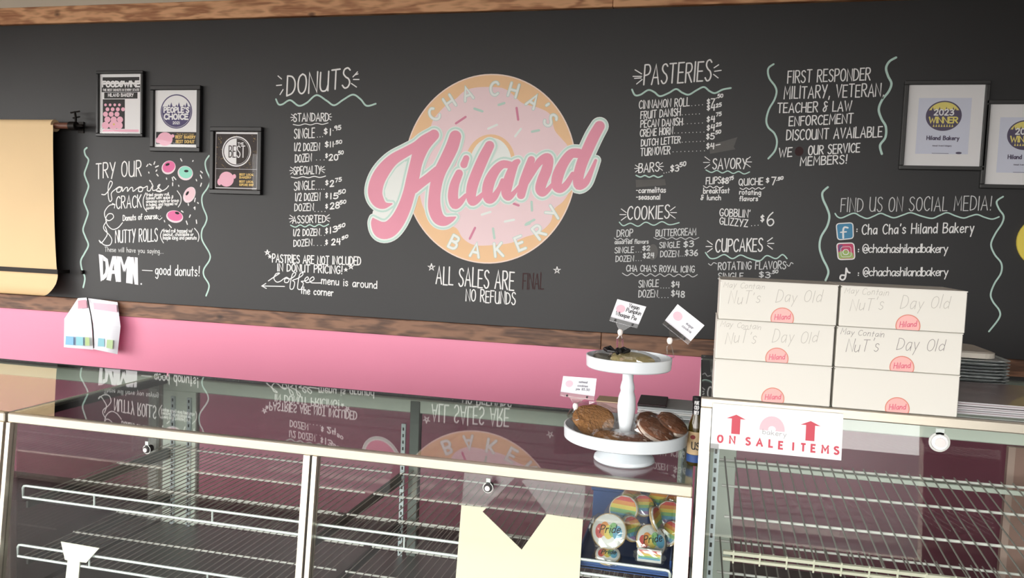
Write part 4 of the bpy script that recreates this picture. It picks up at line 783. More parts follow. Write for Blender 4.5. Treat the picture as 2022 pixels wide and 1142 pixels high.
def shelf(t, x0, x1, y0, y1, z, n, bars, kind, tilt=0, yaw=0, cx0=None):
    """wire shelf: an Empty with a front guard rail, cross bars and one object per wire"""
    s_ = bpy.data.objects.new('wire_shelf', None); COL.objects.link(s_); s_.parent = t
    c = Vector((x0, y0, z)); off = Vector(t.location); s_.location = c - off
    def put(mb, name, m_, sm=True):
        o = mb.build(name, m_, s_, smooth=sm); return o
    # geometry in unrotated world space; the shelf Empty carries the rotation
    wr = .0017 if kind == 'thin' else .0024
    me = None
    for i in range(n):
        x = x0 + (x1 - x0) * (i + .5) / n
        if me is None:
            o = put(MB().tube([(x, y0, z), (x, y1, z)], wr, 6), 'wire', wire_m); me = o.data; first = x
        else:
            o = bpy.data.objects.new('wire', me); COL.objects.link(o); o.parent = s_; o.location = (x - first, 0, 0)
    for y in bars: put(MB().tube([(x0, y, z - .004), (x1, y, z - .004)], .0032 if kind == 'thin' else .0042, 8), 'cross_bar', bar_m)
    if kind == 'thin':
        put(MB().tube([(x0, y0, z + .030), (x0 + .004, y0, z + .0365), (x0 + .012, y0, z + .038), (x1 - .012, y0, z + .038), (x1 - .004, y0, z + .0365), (x1, y0, z + .030), (x1, y0, z), (x0, y0, z), (x0, y0, z + .030)], .0042, 8), 'guard_rail', rail_m)
        for fr_ in (.27, .69): put(MB().tube([(x0 + (x1 - x0) * fr_, y0, z), (x0 + (x1 - x0) * fr_, y0, z + .038)], .003, 6), 'guard_rail_post', rail_m)
    else:
        put(MB().box(x0 - .01, x1, y0 - .006, y0 + .004, z - .012, z - .003, bev=.001), 'front_bar', mat('cream_bar', (226, 222, 202), rough=.4), False)
        put(MB().box(x0 - .01, x1, y0 - .005, y0 + .004, z - .030, z - .022, bev=.001), 'front_bar', mat('cream_bar', (226, 222, 202), rough=.4), False)
        b = MB()
        for i in range(0, n, 2): x = x0 + (x1 - x0) * (i + .5) / n; b.box(x - .002, x + .002, y0 - .007, y0 - .003, z - .034, z + .002)
        put(b, 'bar_clip', mat('cream_bar', (226, 222, 202), rough=.4), False)
    s_.rotation_euler = (tilt, 0, yaw)
    return s_
xm = at_y(612, 930, YF - .01).x
for z_, yoff in ((.758, 0), (.572, -.02)):
    for a, c_ in ((X0 + .045, xm - .022), (xm + .01, X1 - .045)):
        shelf(case1, a, c_, -2.140 + yoff, -1.44, z_, 38, [-1.93, -1.72, -1.475], 'thin')
        for xx in (a + .004, c_ - .004):
            pass
# shelf brackets (dark side arms) and slotted standards
brk = mat('dark_bracket', (58, 58, 55), rough=.45, metal=.3)
for z_ in (.742, .556):
    for xx in (X0 + .05, xm - .006, X1 - .055):
        MB().hexa([(xx - .004, -2.13, z_ - .022), (xx + .004, -2.13, z_ - .022), (xx + .004, -1.425, z_ - .045), (xx - .004, -1.425, z_ - .045), (xx - .004, -2.13, z_), (xx + .004, -2.13, z_), (xx + .004, -1.425, z_), (xx - .004, -1.425, z_)]).build('shelf_bracket', brk, case1)
slot = mat('slot_black', (30, 32, 32), rough=.6)
def standard(t, x, y, z0, z1, m_):
    b = MB(); b.m = 0; b.box(x - .0085, x + .0085, y - .008, y, z0, z1); b.m = 1
    for i in range(int((z1 - z0) / .025)): zz = z0 + .01 + i * .025; b.box(x - .003, x + .003, y - .0088, y - .0079, zz, zz + .012)
    return b.build('slotted_standard', [m_, slot], t)
stdm = mat('standard_zinc', (206, 216, 220), rough=.35, metal=.3)
standard(case1, xm + .0, YB - .036, .42, .93, stdm); standard(case1, X0 + .06, YB - .032, .42, .95, stdm); standard(case1, X0 + .135, YB - .032, .42, .95, stdm); standard(case1, X1 - .03, YB - .032, .42, .95, stdm)
standard(case2, X2 + .045, YF + .07, .42, ZT2 - .09, stdm)
MB().box(X2 + .03, X2 + .038, YF + .03, YB - .03, .42, ZT2 - .05).build('side_channel', mat('green_grey_channel', (150, 158, 146), rough=.5, metal=.3), case2)
for (z_, ty) in ((.868, .165), (.60, .165)):
    shelf(case2, X2 + .085, X3 - .08, -2.13, -1.56, z_, 44, [-1.95, -1.76, -1.575], 'thick', tilt=ty, yaw=math.radians(1.2))

# ============================================================ THINGS ON AND IN THE CASES
white_en = mat('white_stand_enamel', (236, 243, 248), rough=.35, coat=.2)
sc = Vector((-.180, -1.975, ZT1))
t = thing('tiered_stand', sc, 'white two tier metal stand with turned column holding wrapped cookies', 'cake stand')
MB().lathe([(.082, 0), (.086, .004), (.084, .012), (.07, .022), (.045, .033), (.030, .045), (.028, .058), (.03, .062)], sc, 48).build('foot', white_en, t, smooth=True)
zt_ = at_y(1236, 862, sc.y).z
LR = .172; z1 = ZT1 + .064
MB().lathe([(.02, z1 - ZT1 - .002), (LR - .003, z1 - ZT1 - .002), (LR, z1 - ZT1), (LR + .002, z1 - ZT1 + .033), (LR - .002, z1 - ZT1 + .034), (LR - .005, z1 - ZT1 + .003), (.016, z1 - ZT1 + .003)], sc, 64).build('lower_tray', white_en, t, smooth=True)
z2 = ZT1 + .268; UR = .118
b = MB(); b.lathe([(.0, z1 - ZT1 + .003), (.018, z1 - ZT1 + .003), (.0165, z1 - ZT1 + .012), (.018, z1 - ZT1 + .03), (.0235, z1 - ZT1 + .065), (.026, z1 - ZT1 + .09), (.024, z1 - ZT1 + .118), (.0185, z1 - ZT1 + .135), (.0205, z1 - ZT1 + .143), (.019, z1 - ZT1 + .152), (.0155, z1 - ZT1 + .165), (.0155, z2 - ZT1 - .012), (.018, z2 - ZT1 - .004), (.0, z2 - ZT1 - .002)], sc, 32); b.build('column', white_en, t, smooth=True)
MB().lathe([(0, z2 - ZT1 - .003), (UR - .003, z2 - ZT1 - .003), (UR, z2 - ZT1), (UR + .002, z2 - ZT1 + .030), (UR - .001, z2 - ZT1 + .031), (UR - .004, z2 - ZT1 + .003), (0, z2 - ZT1 + .003)], sc, 64).build('upper_tray', white_en, t, smooth=True)
film = glass('cellophane', (.96, .96, .96), f0=.15, rough=.10)
oat = mat('oatmeal_cookie', (176, 124, 72), rough=.8, var=.45, vscale=90, bump=1.0, bscale=110); choc = mat('chocolate_cookie', (136, 88, 62), rough=.7, var=.35, vscale=60, bump=.6, bscale=90); fillm = mat('cream_filling', (250, 232, 216), rough=.5)
ylc = mat('yellow_cookie', (226, 210, 150), rough=.7, var=.15, vscale=50, bump=.4, bscale=90); ribm = mat('black_ribbon', (22, 22, 24), rough=.3)
def blob(c, rx, ry, rz, rot, m_=None, n=28, lump=.06, seed=1, flat=False):
    """lumpy disc-like ellipsoid turned by Euler rot"""
    R = Matrix.Rotation(rot[2], 3, 'Z') @ Matrix.Rotation(rot[1], 3, 'Y') @ Matrix.Rotation(rot[0], 3, 'X'); q = random.Random(seed)
    b = MB(); rings = 9
    ph = [q.uniform(0, 6.28) for _ in range(4)]
    for j in range(rings + 1):
        th = PI * j / rings
        for i in range(n):
            a = 2 * PI * i / n; k = 1 + lump * (math.sin(3 * a + ph[0]) * .5 + math.sin(7 * a + ph[1] + 3 * th) * .3 + q.uniform(-.4, .4))
            e = abs(math.sin(th)) ** (.55 if flat else 1)
            b.v.append(tuple(Vector(c) + R @ Vector((rx * e * math.cos(a) * k, ry * e * math.sin(a) * k, rz * math.cos(th)))))
    for j in range(rings):
        for i in range(n): b.face([j * n + i, j * n + (i + 1) % n, (j + 1) * n + (i + 1) % n, (j + 1) * n + i])
    return b
def wrap(c, rx, ry, rz, rot, parent, seed, name='cellophane_wrap'):
    b = blob(c, rx, ry, rz, rot, n=20, lump=.22, seed=seed, flat=True); return b.build(name, film, parent)
def cookie(label, c, r, rot, m_, seed, fill=False, group='wrapped cookies on the white stand'):
    t = thing('wrapped_cookie', c, label, 'cookie', group)
    if fill:
        n = Vector((0, 0, 1)); R = Matrix.Rotation(rot[2], 3, 'Z') @ Matrix.Rotation(rot[1], 3, 'Y') @ Matrix.Rotation(rot[0], 3, 'X'); n = R @ n
        for s_ in (-1, 1): blob(Vector(c) + n * s_ * .010, r, r, .008, rot, seed=seed + s_, flat=True).build('cookie_half', m_, t, smooth=True)
        blob(c, r * 1.01, r * 1.01, .008, rot, seed=seed + 5, flat=True, lump=.03).build('cream_filling', fillm, t, smooth=True)
        wrap(c, r * 1.12, r * 1.12, .024, rot, t, seed)
    else:
        blob(c, r, r, .011, rot, seed=seed, flat=True, lump=.07, n=40).build('cookie', m_, t, smooth=True); wrap(c, r * 1.16, r * 1.2, .019, rot, t, seed)
    return t
zl = z1 + .004
cookie('large oatmeal cookie in cellophane, left side of the lower tray', (sc.x - .092, sc.y + .005, zl + .038), .060, (.62, .10, .15), oat, 2)
cookie('oatmeal cookie in cellophane lying flat at the front of the lower tray', (sc.x - .035, sc.y - .100, zl + .018), .042, (.10, .05, 0), oat, 5)
cookie('dark cookie in cellophane at the front centre of the lower tray', (sc.x + .035, sc.y - .110, zl + .018), .040, (.08, -.04, 0), choc, 6)
cookie('brown whoopie pie with cream filling, front right of the lower tray', (sc.x + .085, sc.y - .045, zl + .034), .052, (.30, .42, .1), choc, 9, True)
cookie('brown whoopie pie with cream filling, behind the front one at the right rim', (sc.x + .125, sc.y + .012, zl + .040), .046, (.28, .45, .0), choc, 12, True)
cookie('dark whoopie pie at the back right of the lower tray', (sc.x + .070, sc.y + .055, zl + .030), .046, (.25, .3, .0), choc, 15, True)
t = cookie('pale yellow whoopie pie with a black ribbon on the upper tray', (sc.x + .01, sc.y - .02, z2 + .024), .062, (.12, .06, 0), ylc, 18)
c = Vector((sc.x - .035, sc.y - .03, z2 + .044))
b = MB()
for k, (ex, ey) in enumerate(((-.030, .010), (.034, .006), (.012, -.022))):
    b.tube([c, c + Vector((ex * .6, ey + .010, .008)), c + Vector((ex, ey, .004)), c + Vector((ex * .7, ey - .012, .001)), c], [.003, .006, .007, .005, .003], 8)
b.build('black_ribbon', ribm, t, smooth=True)
cookie('clear wrapped pale cookie at the left rim of the upper tray', (sc.x - .062, sc.y - .005, z2 + .018), .038, (.05, .15, 0), mat('grey_cookie', (150, 150, 140), rough=.6, var=.2, vscale=40), 21)

# clip-on card holders
clipm = glass('clear_plastic', (.93, .93, .95), f0=.12, rough=.05); bead = mat('white_ball_joint', (250, 240, 236), rough=.35); cardm = mat('card_white', (244, 244, 250), rough=.5); ink = mat('black_ink', (26, 26, 30), rough=.6); gray_ink = mat('grey_ink', (140, 140, 150), rough=.6); rosep = mat('rose_logo_print', (250, 190, 204), rough=.6)
def card(label, corners, y, base, lines, m_ink, hgt=.0115):
    TL, TR, BR, BL = [at_y(*p, y) for p in corners]
    t = thing('sign_clip', base, label, 'sign holder', 'clear clips holding cards at the cookie stand')
    n = (TR - TL).cross(BL - TL).normalized(); n = n if n.y < 0 else -n
    b = MB(); e = -n * .0015; b.hexa([BL, BR, BR + e, BL + e, TL, TR, TR + e, TL + e]); cd_ = b.build('card', cardm, t)
    ux = (TR - TL).normalized(); uy = (TL - BL).normalized(); w_ = (TR - TL).length; h_ = (TL - BL).length
    pl = Plane(BL, ux, uy, n); pl.base = .0005
    b = MB(); b.m = 0; disc(b, pl, w_ * .22, h_ * .55, h_ * .24, h_ * .22); b.m = 1
    for i, (s_, u0, u1, v) in enumerate(lines): text(b, pl, s_, (w_ * u0, h_ * v), (w_ * u1, h_ * v), hgt, .0019, jit=.1)
    b.build('card_print', [rosep, m_ink], cd_)
    mid = (BL + BR) / 2; dn = -uy
    b = MB(); b.hexa([BL + dn * .012 + n * .002, BR + dn * .012 + n * .002, BR + dn * .012 - n * .005, BL + dn * .012 - n * .005, BL + n * .002 + uy * .004, BR + n * .002 + uy * .004, BR - n * .005 + uy * .004, BL - n * .005 + uy * .004]); b.build('clip_jaw', clipm, t)
    b = MB(); q = mid + dn * .012; k = mid + dn * .030
    b.hexa([k - ux * .006, k + ux * .006, k + ux * .006 - n * .004, k - ux * .006 - n * .004, q - ux * .022, q + ux * .022, q + ux * .022 - n * .004, q - ux * .022 - n * .004]); b.build('clip_neck', clipm, t)
    bj = Vector((k.x, k.y, k.z)) + dn * .006
    b = MB(); b.lathe([(0, -.009), (.005, -.008), (.0078, -.002), (.0078, .004), (.005, .009), (0, .010)], bj, 16); b.build('ball_joint', bead, t, smooth=True)
    for s_ in (-1, 1): MB().tube([bj + Vector((0, 0, -.006)), bj + Vector((s_ * .007, 0, -.018)), Vector(base) + Vector((s_ * .009, 0, .004)), Vector(base)], .0022, 6).build('clip_leg', clipm, t, smooth=True)
    for s_ in (-.3, .3): MB().tube([mid + ux * w_ * s_ + dn * .006 + n * .0025, mid + ux * w_ * s_ + dn * .006 + n * .005], .003, 8).build('rivet', ink, t)
    return t
card('clear clip with hand-lettered pie card above the upper tray', [(1219, 591), (1276, 606), (1261, 641), (1206, 626)], sc.y + .03, at_z(1224, 692, z2 + .012), [('Vegan', .45, .80, .74), ('Pumpkin', .42, .92, .48), ('Whoopie Pie', .12, .84, .16)], ink)
card('clear clip with a steeply tilted white card at the right rim of the upper tray', [(1338, 601), (1391, 643), (1364, 674), (1313, 633)], sc.y - .01, at_y(1324, 708, sc.y - .01), [('sugar', .55, .80, .50), ('cookie', .50, .82, .28)], gray_ink, .007)
card('clear clip with a white card behind the large oatmeal cookie', [(1112, 743), (1178, 748), (1174, 783), (1107, 774)], sc.y - .03, at_y(1137, 830, sc.y - .02), [('oatmeal', .5, .75, .66), ('cookies', .48, .78, .42), ('pie $5.50', .45, .85, .2)], gray_ink, .006)

# bottle
bc = at_z(1371, 917, ZT1); t = thing('syrup_bottle', bc, 'small dark glass bottle with beige label and black neck wrap, between stand and tall case', 'bottle')
br = .0225; bg_ = mat('olive_glass', (70, 58, 22), rough=.12, coat=.5)
MB().lathe([(0, 0), (br - .002, 0), (br, .004), (br, .105), (br - .002, .118), (.013, .140), (.0115, .150), (.0115, .185), (0, .186)], bc, 32).build('bottle_body', bg_, t, smooth=True)
MB().lathe([(br + .0006, .032), (br + .0006, .096)], bc, 32).build('label', mat('beige_label', (226, 196, 152), rough=.5, var=.1, vscale=30), t, smooth=True)
MB().lathe([(br + .0007, .010), (br + .0007, .031)], bc, 32).build('label_band', mat('blue_band', (60, 92, 156), rough=.5), t, smooth=True)
b = MB(); b.lathe([(.0125, .142), (.0135, .150), (.0132, .172), (.0145, .176), (.0145, .192), (.0, .194)], bc, 24); b.build('neck_wrap', mat('black_wrap', (24, 22, 26), rough=.3), t, smooth=True)
b = MB(); pl = Plane((bc.x - .008, bc.y - .0145, bc.z + .145), (1, 0, 0), (0, 0, 1), (0, -1, 0)); text(b, pl, 'BREW', (0, 0), (.012, 0), .010, .0015); text(b, pl, 'COLD', (0, .014), (.012, .014), .010, .0015); text(b, pl, 'PURE', (0, .028), (.012, .028), .009, .0015); b.build('wrap_print', paperw, t)
b = MB(); pl = Plane((bc.x - .016, bc.y - br - .0008, bc.z), (1, 0, 0), (0, 0, 1), (0, -1, 0)); b.m = 0; disc(b, pl, .008, .082, .007, .006, n=14); b.m = 1; text(b, pl, 'US', (.006, .048), (.026, .048), .020, .0026); b.build('label_print', [mat('dark_red_print', (140, 34, 34), rough=.5), ink], t)

# papers and boxes behind the stand
a = at_z(1258, 822, ZT1); 
t = thing('paper_stack', (a.x, a.y, ZT1), 'stack of printed papers with a black booklet, behind the white stand', 'papers')
for i in range(5):
    MB().box(a.x + .002 * (i % 2), a.x + .27 - .003 * (i % 3), a.y, a.y + .19, ZT1 + .001 + i * .007, ZT1 + .007 + i * .007).build('paper_sheaf', mat('sheaf_%d' % (i % 3), ((206, 210, 212), (176, 182, 184), (226, 226, 224))[i % 3], rough=.5), t)
MB().box(a.x - .002, a.x + .10, a.y + .01, a.y + .18, ZT1 + .0365, ZT1 + .044, bev=.002).build('booklet', mat('black_booklet', (44, 28, 32), rough=.4), t)
a = at_z(1178, 812, ZT1); t = thing('envelope_box', (a.x, a.y, ZT1), 'small tan carton with an envelope on it, behind the oatmeal cookie', 'carton')
MB().box(a.x, a.x + .095, a.y, a.y + .11, ZT1 + .0005, ZT1 + .034, bev=.002).build('carton', mat('mauve_carton', (176, 140, 138), rough=.6), t); MB().box(a.x - .004, a.x + .10, a.y, a.y + .10, ZT1 + .0345, ZT1 + .038).build('envelope', mat('tan_envelope', (206, 182, 150), rough=.7), t)

# pastry boxes
boxm = mat('bakery_box_board', (226, 223, 215), rough=.6, var=.015, vscale=4); pen = mat('pale_pen_ink', (184, 180, 172), rough=.6); pen2 = mat('pen_ink', (130, 126, 124), rough=.6); stk = mat('sticker_pink', (244, 176, 172), rough=.4); stk2 = mat('sticker_rim', (214, 130, 110), rough=.4)
bw_, bh_ = .278, .0995
desc = {(0, 0): ('blank white pastry box, bottom left of the two stacks', None), (0, 1): ('white pastry box marked day old, middle of the left stack', pen), (0, 2): ('white pastry box marked day old, top of the left stack', pen),
        (1, 0): ('blank white pastry box, bottom right of the two stacks', None), (1, 1): ('white pastry box marked day old in darker pen, middle of the right stack', pen2), (1, 2): ('white pastry box marked day old, top of the right stack', pen)}
for (ci, ri), (lb, pn) in desc.items():
    x = (.050, .334)[ci] + (0, .0, .003)[ri]; y = -2.150 + (0, .001, .002)[ri]; z = ZT2 + .001 + ri * (bh_ + .0008)
    t = thing('pastry_box', (x + bw_ / 2, y + .10, z), lb, 'box', 'white pastry boxes on the tall case')
    MB().box(x, x + bw_, y, y + .20, z, z + bh_ - .004, bev=.0015).build('box_body', boxm, t)
    b = MB(); b.box(x - .0008, x + bw_ + .0008, y - .0012, y + .201, z + bh_ - .003, z + bh_, bev=.0008); b.box(x + .002, x + bw_ - .002, y - .0012, y + .0002, z + .002, z + bh_ - .002); b.build('lid', boxm, t)
    pl = Plane((x, y - .0014, z), (1, 0, 0), (0, 0, 1), (0, -1, 0)); pl.base = .0003
    u = .152 - .004 * (2 - ri) - (.010 if ci else 0) + (.0 if not ci else .012)
    b = MB(); b.m = 1; disc(b, pl, u, .010, .0275, .0275, n=40, zmin=-.0095); b.m = 0; disc(b, pl, u, .010, .0252, .0252, n=40, zmin=-.0095); b.m = 2; text(b, pl, 'Hiland', (u - .018, .006), (u + .018, .010), .013, .0018, slant=.1)
    b.build('round_sticker', [stk, stk2, mat('sticker_script', (216, 96, 120), rough=.4)], t)
    if pn:
        for s_, q0, q1, hh, ww in (('May Contain', (.008, .82), (.105, .80), .014, .0010), ("NuT's", (.022, .40), (.095, .45), .031, .0013), ('Day Old', (.135, .50), (.238, .56), .030, .0012)):
            b = MB(); text(b, pl, s_, (q0[0], bh_ * q0[1]), (q1[0], bh_ * q1[1]), hh, ww, slant=.18, jit=.35); b.build('pen_writing', pn, t)

# sale sign
TL, TR, BR, BL = at_y(1407.5, 796, YF - .004), at_y(1666, 808.5, YF - .004), at_y(1661, 910, YF - .014), at_y(1403, 884.5, YF - .014)
sx0, sx1, sz0, sz1 = TL.x, TR.x, BL.z, TL.z
t = thing('sale_sign', (sx0, YF, sz0), 'white sign with two red arrows reading ON SALE ITEMS, taped to the tall case', 'sign')
ys = lambda z: yf(z, ZT2) - .003
b = MB(); b.hexa([(sx0, ys(sz0) - .0015, sz0), (sx1, ys(sz0) - .0015, sz0), (sx1, ys(sz0), sz0), (sx0, ys(sz0), sz0), (sx0, ys(sz1) - .0015, sz1), (sx1, ys(sz1) - .0015, sz1), (sx1, ys(sz1), sz1), (sx0, ys(sz1), sz1)]); b.build('sign_sheet', mat('sign_card', (226, 228, 230), rough=.35), t)
w_ = sx1 - sx0; h_ = sz1 - sz0; upv = Vector((0, SL, 1)).normalized()
pl = Plane((sx0, ys(sz0) - .0016, sz0), (1, 0, 0), upv, Vector((0, -1, SL))); pl.base = .0003
redp = mat('sign_red', (196, 52, 74), rough=.45)
for u in (.19, .76):
    b = MB(); cu_ = w_ * u; k = w_ / .312
    poly(b, pl, [(cu_ - .0105 * k, h_ * .36), (cu_ + .0105 * k, h_ * .36), (cu_ + .0105 * k, h_ * .70), (cu_ - .0105 * k, h_ * .70)]); poly(b, pl, [(cu_ - .0235 * k, h_ * .695), (cu_, h_ * .70), (cu_ + .0235 * k, h_ * .695), (cu_, h_ * .79)]); b.build('red_arrow', redp, t)
# slab-serif capitals
b = MB(); wt = .0046; LH = h_ * .15
SER = {'O': ([], []), 'N': ([(0, 0), (5, 10)], 0), }
def serif(ch, u, v, h):
    k = h / 10; adv, stt = G[ch]
    for q in stt.split(';'):
        cur = q[0] == '~'; nn = [float(a) for a in q.lstrip('~').split()]; pts = [(nn[i], nn[i + 1]) for i in range(0, len(nn), 2)]
        if cur: pts = smoothline(pts, 5)
        ribbon(b, pl, [(u + gx * k * 1.3, v + gy * k) for gx, gy in pts], wt, caps=False)
    ends = {'N': [(0, 0), (0, 10), (5.1, 10)], 'A': [(0, 0), (5.6, 0)], 'L': [(0, 0), (0, 10)], 'I': [(.3, 0), (.3, 10)], 'T': [(2.5, 0)], 'E': [(0, 0), (0, 10)], 'M': [(0, 0), (6.2, 0), (.2, 10), (6, 10)]}.get(ch, [])
    for gx, gy in ends: x = u + gx * k * 1.3; y = v + gy * k; ribbon(b, pl, [(x - 1.3 * k, y), (x + 1.3 * k, y)], wt * .7, caps=False)
for ch, u in zip('ONSALEITEMS', (.055, .150, .275, .360, .455, .530, .635, .695, .775, .855, .945)): serif(ch, w_ * u, h_ * (.13 + (.02 if u < .5 else .0) + (.0 if u < .9 else .0)), LH); b.build('red_letter', redp, t); b = MB()
b = MB(); b.m = 0; disc(b, pl, w_ * .47, h_ * .52, .030, .034, n=30, zmin=-.002); b.m = 1; disc(b, pl, w_ * .47, h_ * .535, .009, .008, n=12); b.m = 2; text(b, pl, 'bakery', (w_ * .40, h_ * .42), (w_ * .58, h_ * .40), .012, .0012)
b.build('faded_logo', [mat('faded_pink', (240, 188, 198), rough=.5), cardm, mat('faded_grey', (160, 158, 162), rough=.5)], t)
MB().box(sx0 - .004, sx0 + .02, ys(sz0) - .003, ys(sz0) - .0018, sz0 - .01, sz0 + .012).build('clear_tape', film, t)

# foil pans with a lid, to the right of the boxes
foil = mat('crinkled_foil', (212, 218, 218), rough=.4, metal=.25, bump=.8, bscale=70, stretch=(1, 1, 3), var=.3, vscale=60)
def rring(x0, x1, y0, y1, r, n=6):
    out = []
    for (cx_, cy_, a0) in ((x1 - r, y0 + r, -PI / 2), (x1 - r, y1 - r, 0), (x0 + r, y1 - r, PI / 2), (x0 + r, y0 + r, PI)):
        for i in range(n + 1): a = a0 + PI / 2 * i / n; out.append((cx_ + r * math.cos(a), cy_ + r * math.sin(a)))
    return out
px1 = at_y(1990, 700, -1.70).x; px0 = px1 - .36
def pan_mesh(z):
    b = MB(); rr = random.Random(int(z * 1e4)); ringz = []
    for (ins, dz) in ((.030, 0), (.008, .006), (.0, .009), (.004, .0105), (.010, .008)):
        pts = rring(px0 + ins, px1 - ins, -1.76 + ins, -1.50 - ins, .04); m_ = len(pts)
        ringz.append(len(b.v)); b.v += [(x, y, z + dz + rr.uniform(-.0012, .0012) * (dz > 0)) for x, y in pts]
    for i in range(4):
        for k in range(m_): a, c = ringz[i] + k, ringz[i] + (k + 1) % m_; b.face([a, c, ringz[i + 1] + (k + 1) % m_, ringz[i + 1] + k])
    b.face(list(range(m_))[::-1]); return b
npan = 10
for i in range(npan):
    z = ZT2 + .001 + i * .0092
    o = pan_mesh(z).build('foil_pan', foil); o['label'] = 'crinkled foil pan, %s the nested stack right of the boxes' % (['topmost of', 'second from the top of', 'third from the top of', 'fourth from the top of', 'fifth from the top of', 'fifth from the bottom of', 'fourth from the bottom of', 'third from the bottom of', 'second from the bottom of', 'lowest of'][npan - 1 - i]); o['category'] = 'pan'; o['group'] = 'nested foil pans right of the boxes'
zt2 = ZT2 + .001 + npan * .0092 + .004
pts = rring(px0 + .01, px1 - .035, -1.75, -1.52, .05); b = MB(); m_ = len(pts)
b.v = [(x, y, zt2) for x, y in pts] + [(x, y, zt2 + .014) for x, y in pts] + [(px0 + .16 + (x - px0 - .16) * .93, -1.63 + (y + 1.63) * .93, zt2 + .018) for x, y in pts]
b.face(list(range(m_))[::-1]); b.face(list(range(2 * m_, 3 * m_)))
for i in (0, 1):
    for k in range(m_): b.face([i * m_ + k, i * m_ + (k + 1) % m_, (i + 1) * m_ + (k + 1) % m_, (i + 1) * m_ + k])
o = b.build('pan_lid', mat('cream_board_lid', (214, 208, 196), rough=.6)); o['label'] = 'cream cardboard lid resting on top of the foil pans'; o['category'] = 'lid'
# plastic wrapped boards
wrapm = mat('plastic_wrapped_board', (150, 132, 134), rough=.32, var=.25, vscale=9, bump=.5, bscale=9, coat=.2); edgem = mat('board_edge', (206, 204, 208), rough=.25, coat=.5)
xw = at_y(1888, 800, -2.12).x
for i, (dz, h_, dx) in enumerate(((0, .011, .012), (.0118, .010, .004), (.0226, .011, .0))):
    t = thing('wrapped_board', (xw, -2.0, ZT2), 'flat plastic wrapped board, %s of the pile at the right edge' % ('lowest', 'middle', 'topmost')[i], 'board', 'wrapped boards right of the boxes')
    b = MB(); n_ = 14; x0_, x1_ = xw + dx - .02, xw + .75; z = ZT2 + .001 + dz; q = random.Random(i)
    MB().box(x0_, x1_, -2.115 + dx, -1.775, z, z + h_ * .86, bev=.002).build('board', wrapm if i < 2 else wrapm, t)
    MB().tube([(x0_, -2.118 + dx, z + h_ * .3), (x1_, -2.118 + dx, z + h_ * .35)], .0022, 6).build('rolled_edge', edgem, t, smooth=True)
    MB().tube([(x0_, -2.118 + dx, z + h_ * .8), (x1_, -2.118 + dx, z + h_ * .78)], .0018, 6).build('rolled_edge', edgem, t, smooth=True)

# paper with a diamond cut-out hung inside the front glass of the long case
off = .028
P3 = lambda px, py: at_lean(px, py, ZT1, off)
t = thing('notice_paper', P3(1030, 1142), 'cream paper with a diamond cut-out hung behind the front glass, topped by clear film', 'paper')
V = [P3(911, 998), P3(961, 1003), P3(953, 1011), P3(1030, 1086), P3(1080, 1016), P3(1151, 1026), P3(1142, 1180), P3(897, 1180)]
b = MB(); n = Vector((0, .0015, 0)); k = len(V); b.v = [tuple(v) for v in V] + [tuple(v + n) for v in V]; b.face([0, 1, 2, 3, 7]); b.face([3, 4, 5, 6, 7]); b.face([k + i for i in (7, 3, 2, 1, 0)]); b.face([k + i for i in (7, 6, 5, 4, 3)])
for i in range(k): b.face([i, (i + 1) % k, k + (i + 1) % k, k + i])
b.build('cream_sheet', mat('cream_sheet_paper', (238, 228, 204), rough=.6, var=.02, vscale=6), t)
V = [P3(917, 930), P3(985, 938), P3(1020, 941), P3(1045, 945), P3(1156, 957), P3(1152, 1022), P3(1080, 1014), P3(1030, 950), P3(960, 1000), P3(912, 995)]
b = MB(); b.v = [tuple(v) for v in V]; b.face([0, 1, 2, 8, 9]); b.face([3, 4, 5, 6, 7]); b.build('clear_film', glass('milky_film', (.84, .82, .86), f0=.12, rough=.25), t)

# blue tray of decorated cookies
bx0, bx1 = -.285, -.030; by0, by1 = -2.118, -1.78; bz = .764
t = thing('blue_tray', ((bx0 + bx1) / 2, (by0 + by1) / 2, bz), 'blue plastic tray of rainbow cookies at the right end of the long case', 'tray')
bm_ = mat('blue_plastic', (54, 84, 140), rough=.3)
b = MB(); b.box(bx0, bx1, by0, by1, bz, bz + .006); b.build('tray_floor', bm_, t)
for nm, q in (('tray_wall', (bx0, bx1, by0, by0 + .006, bz, bz + .022)), ('tray_wall', (bx0, bx1, by1 - .006, by1, bz, bz + .115)), ('tray_wall', (bx0, bx0 + .006, by0, by1, bz, bz + .03)), ('tray_wall', (bx1 - .006, bx1, by0, by1, bz, bz + .05))):
    MB().box(*q, bev=.002).build(nm, bm_, t)
MB().box(bx0 - .006, bx1 + .006, by1 - .012, by1 + .004, bz + .110, bz + .122, bev=.003).build('tray_rim', bm_, t); MB().box(bx0 - .004, bx1 + .004, by0 - .006, by0 + .002, bz + .012, bz + .024, bev=.003).build('tray_rim', bm_, t)
icw = mat('white_icing', (244, 244, 240), rough=.35)
RB = [(226, 96, 96), (240, 160, 92), (244, 222, 110), (150, 204, 140), (110, 180, 214), (160, 130, 190)]
rbm = [mat('rainbow_%d' % i, c, rough=.45) for i, c in enumerate(RB)]
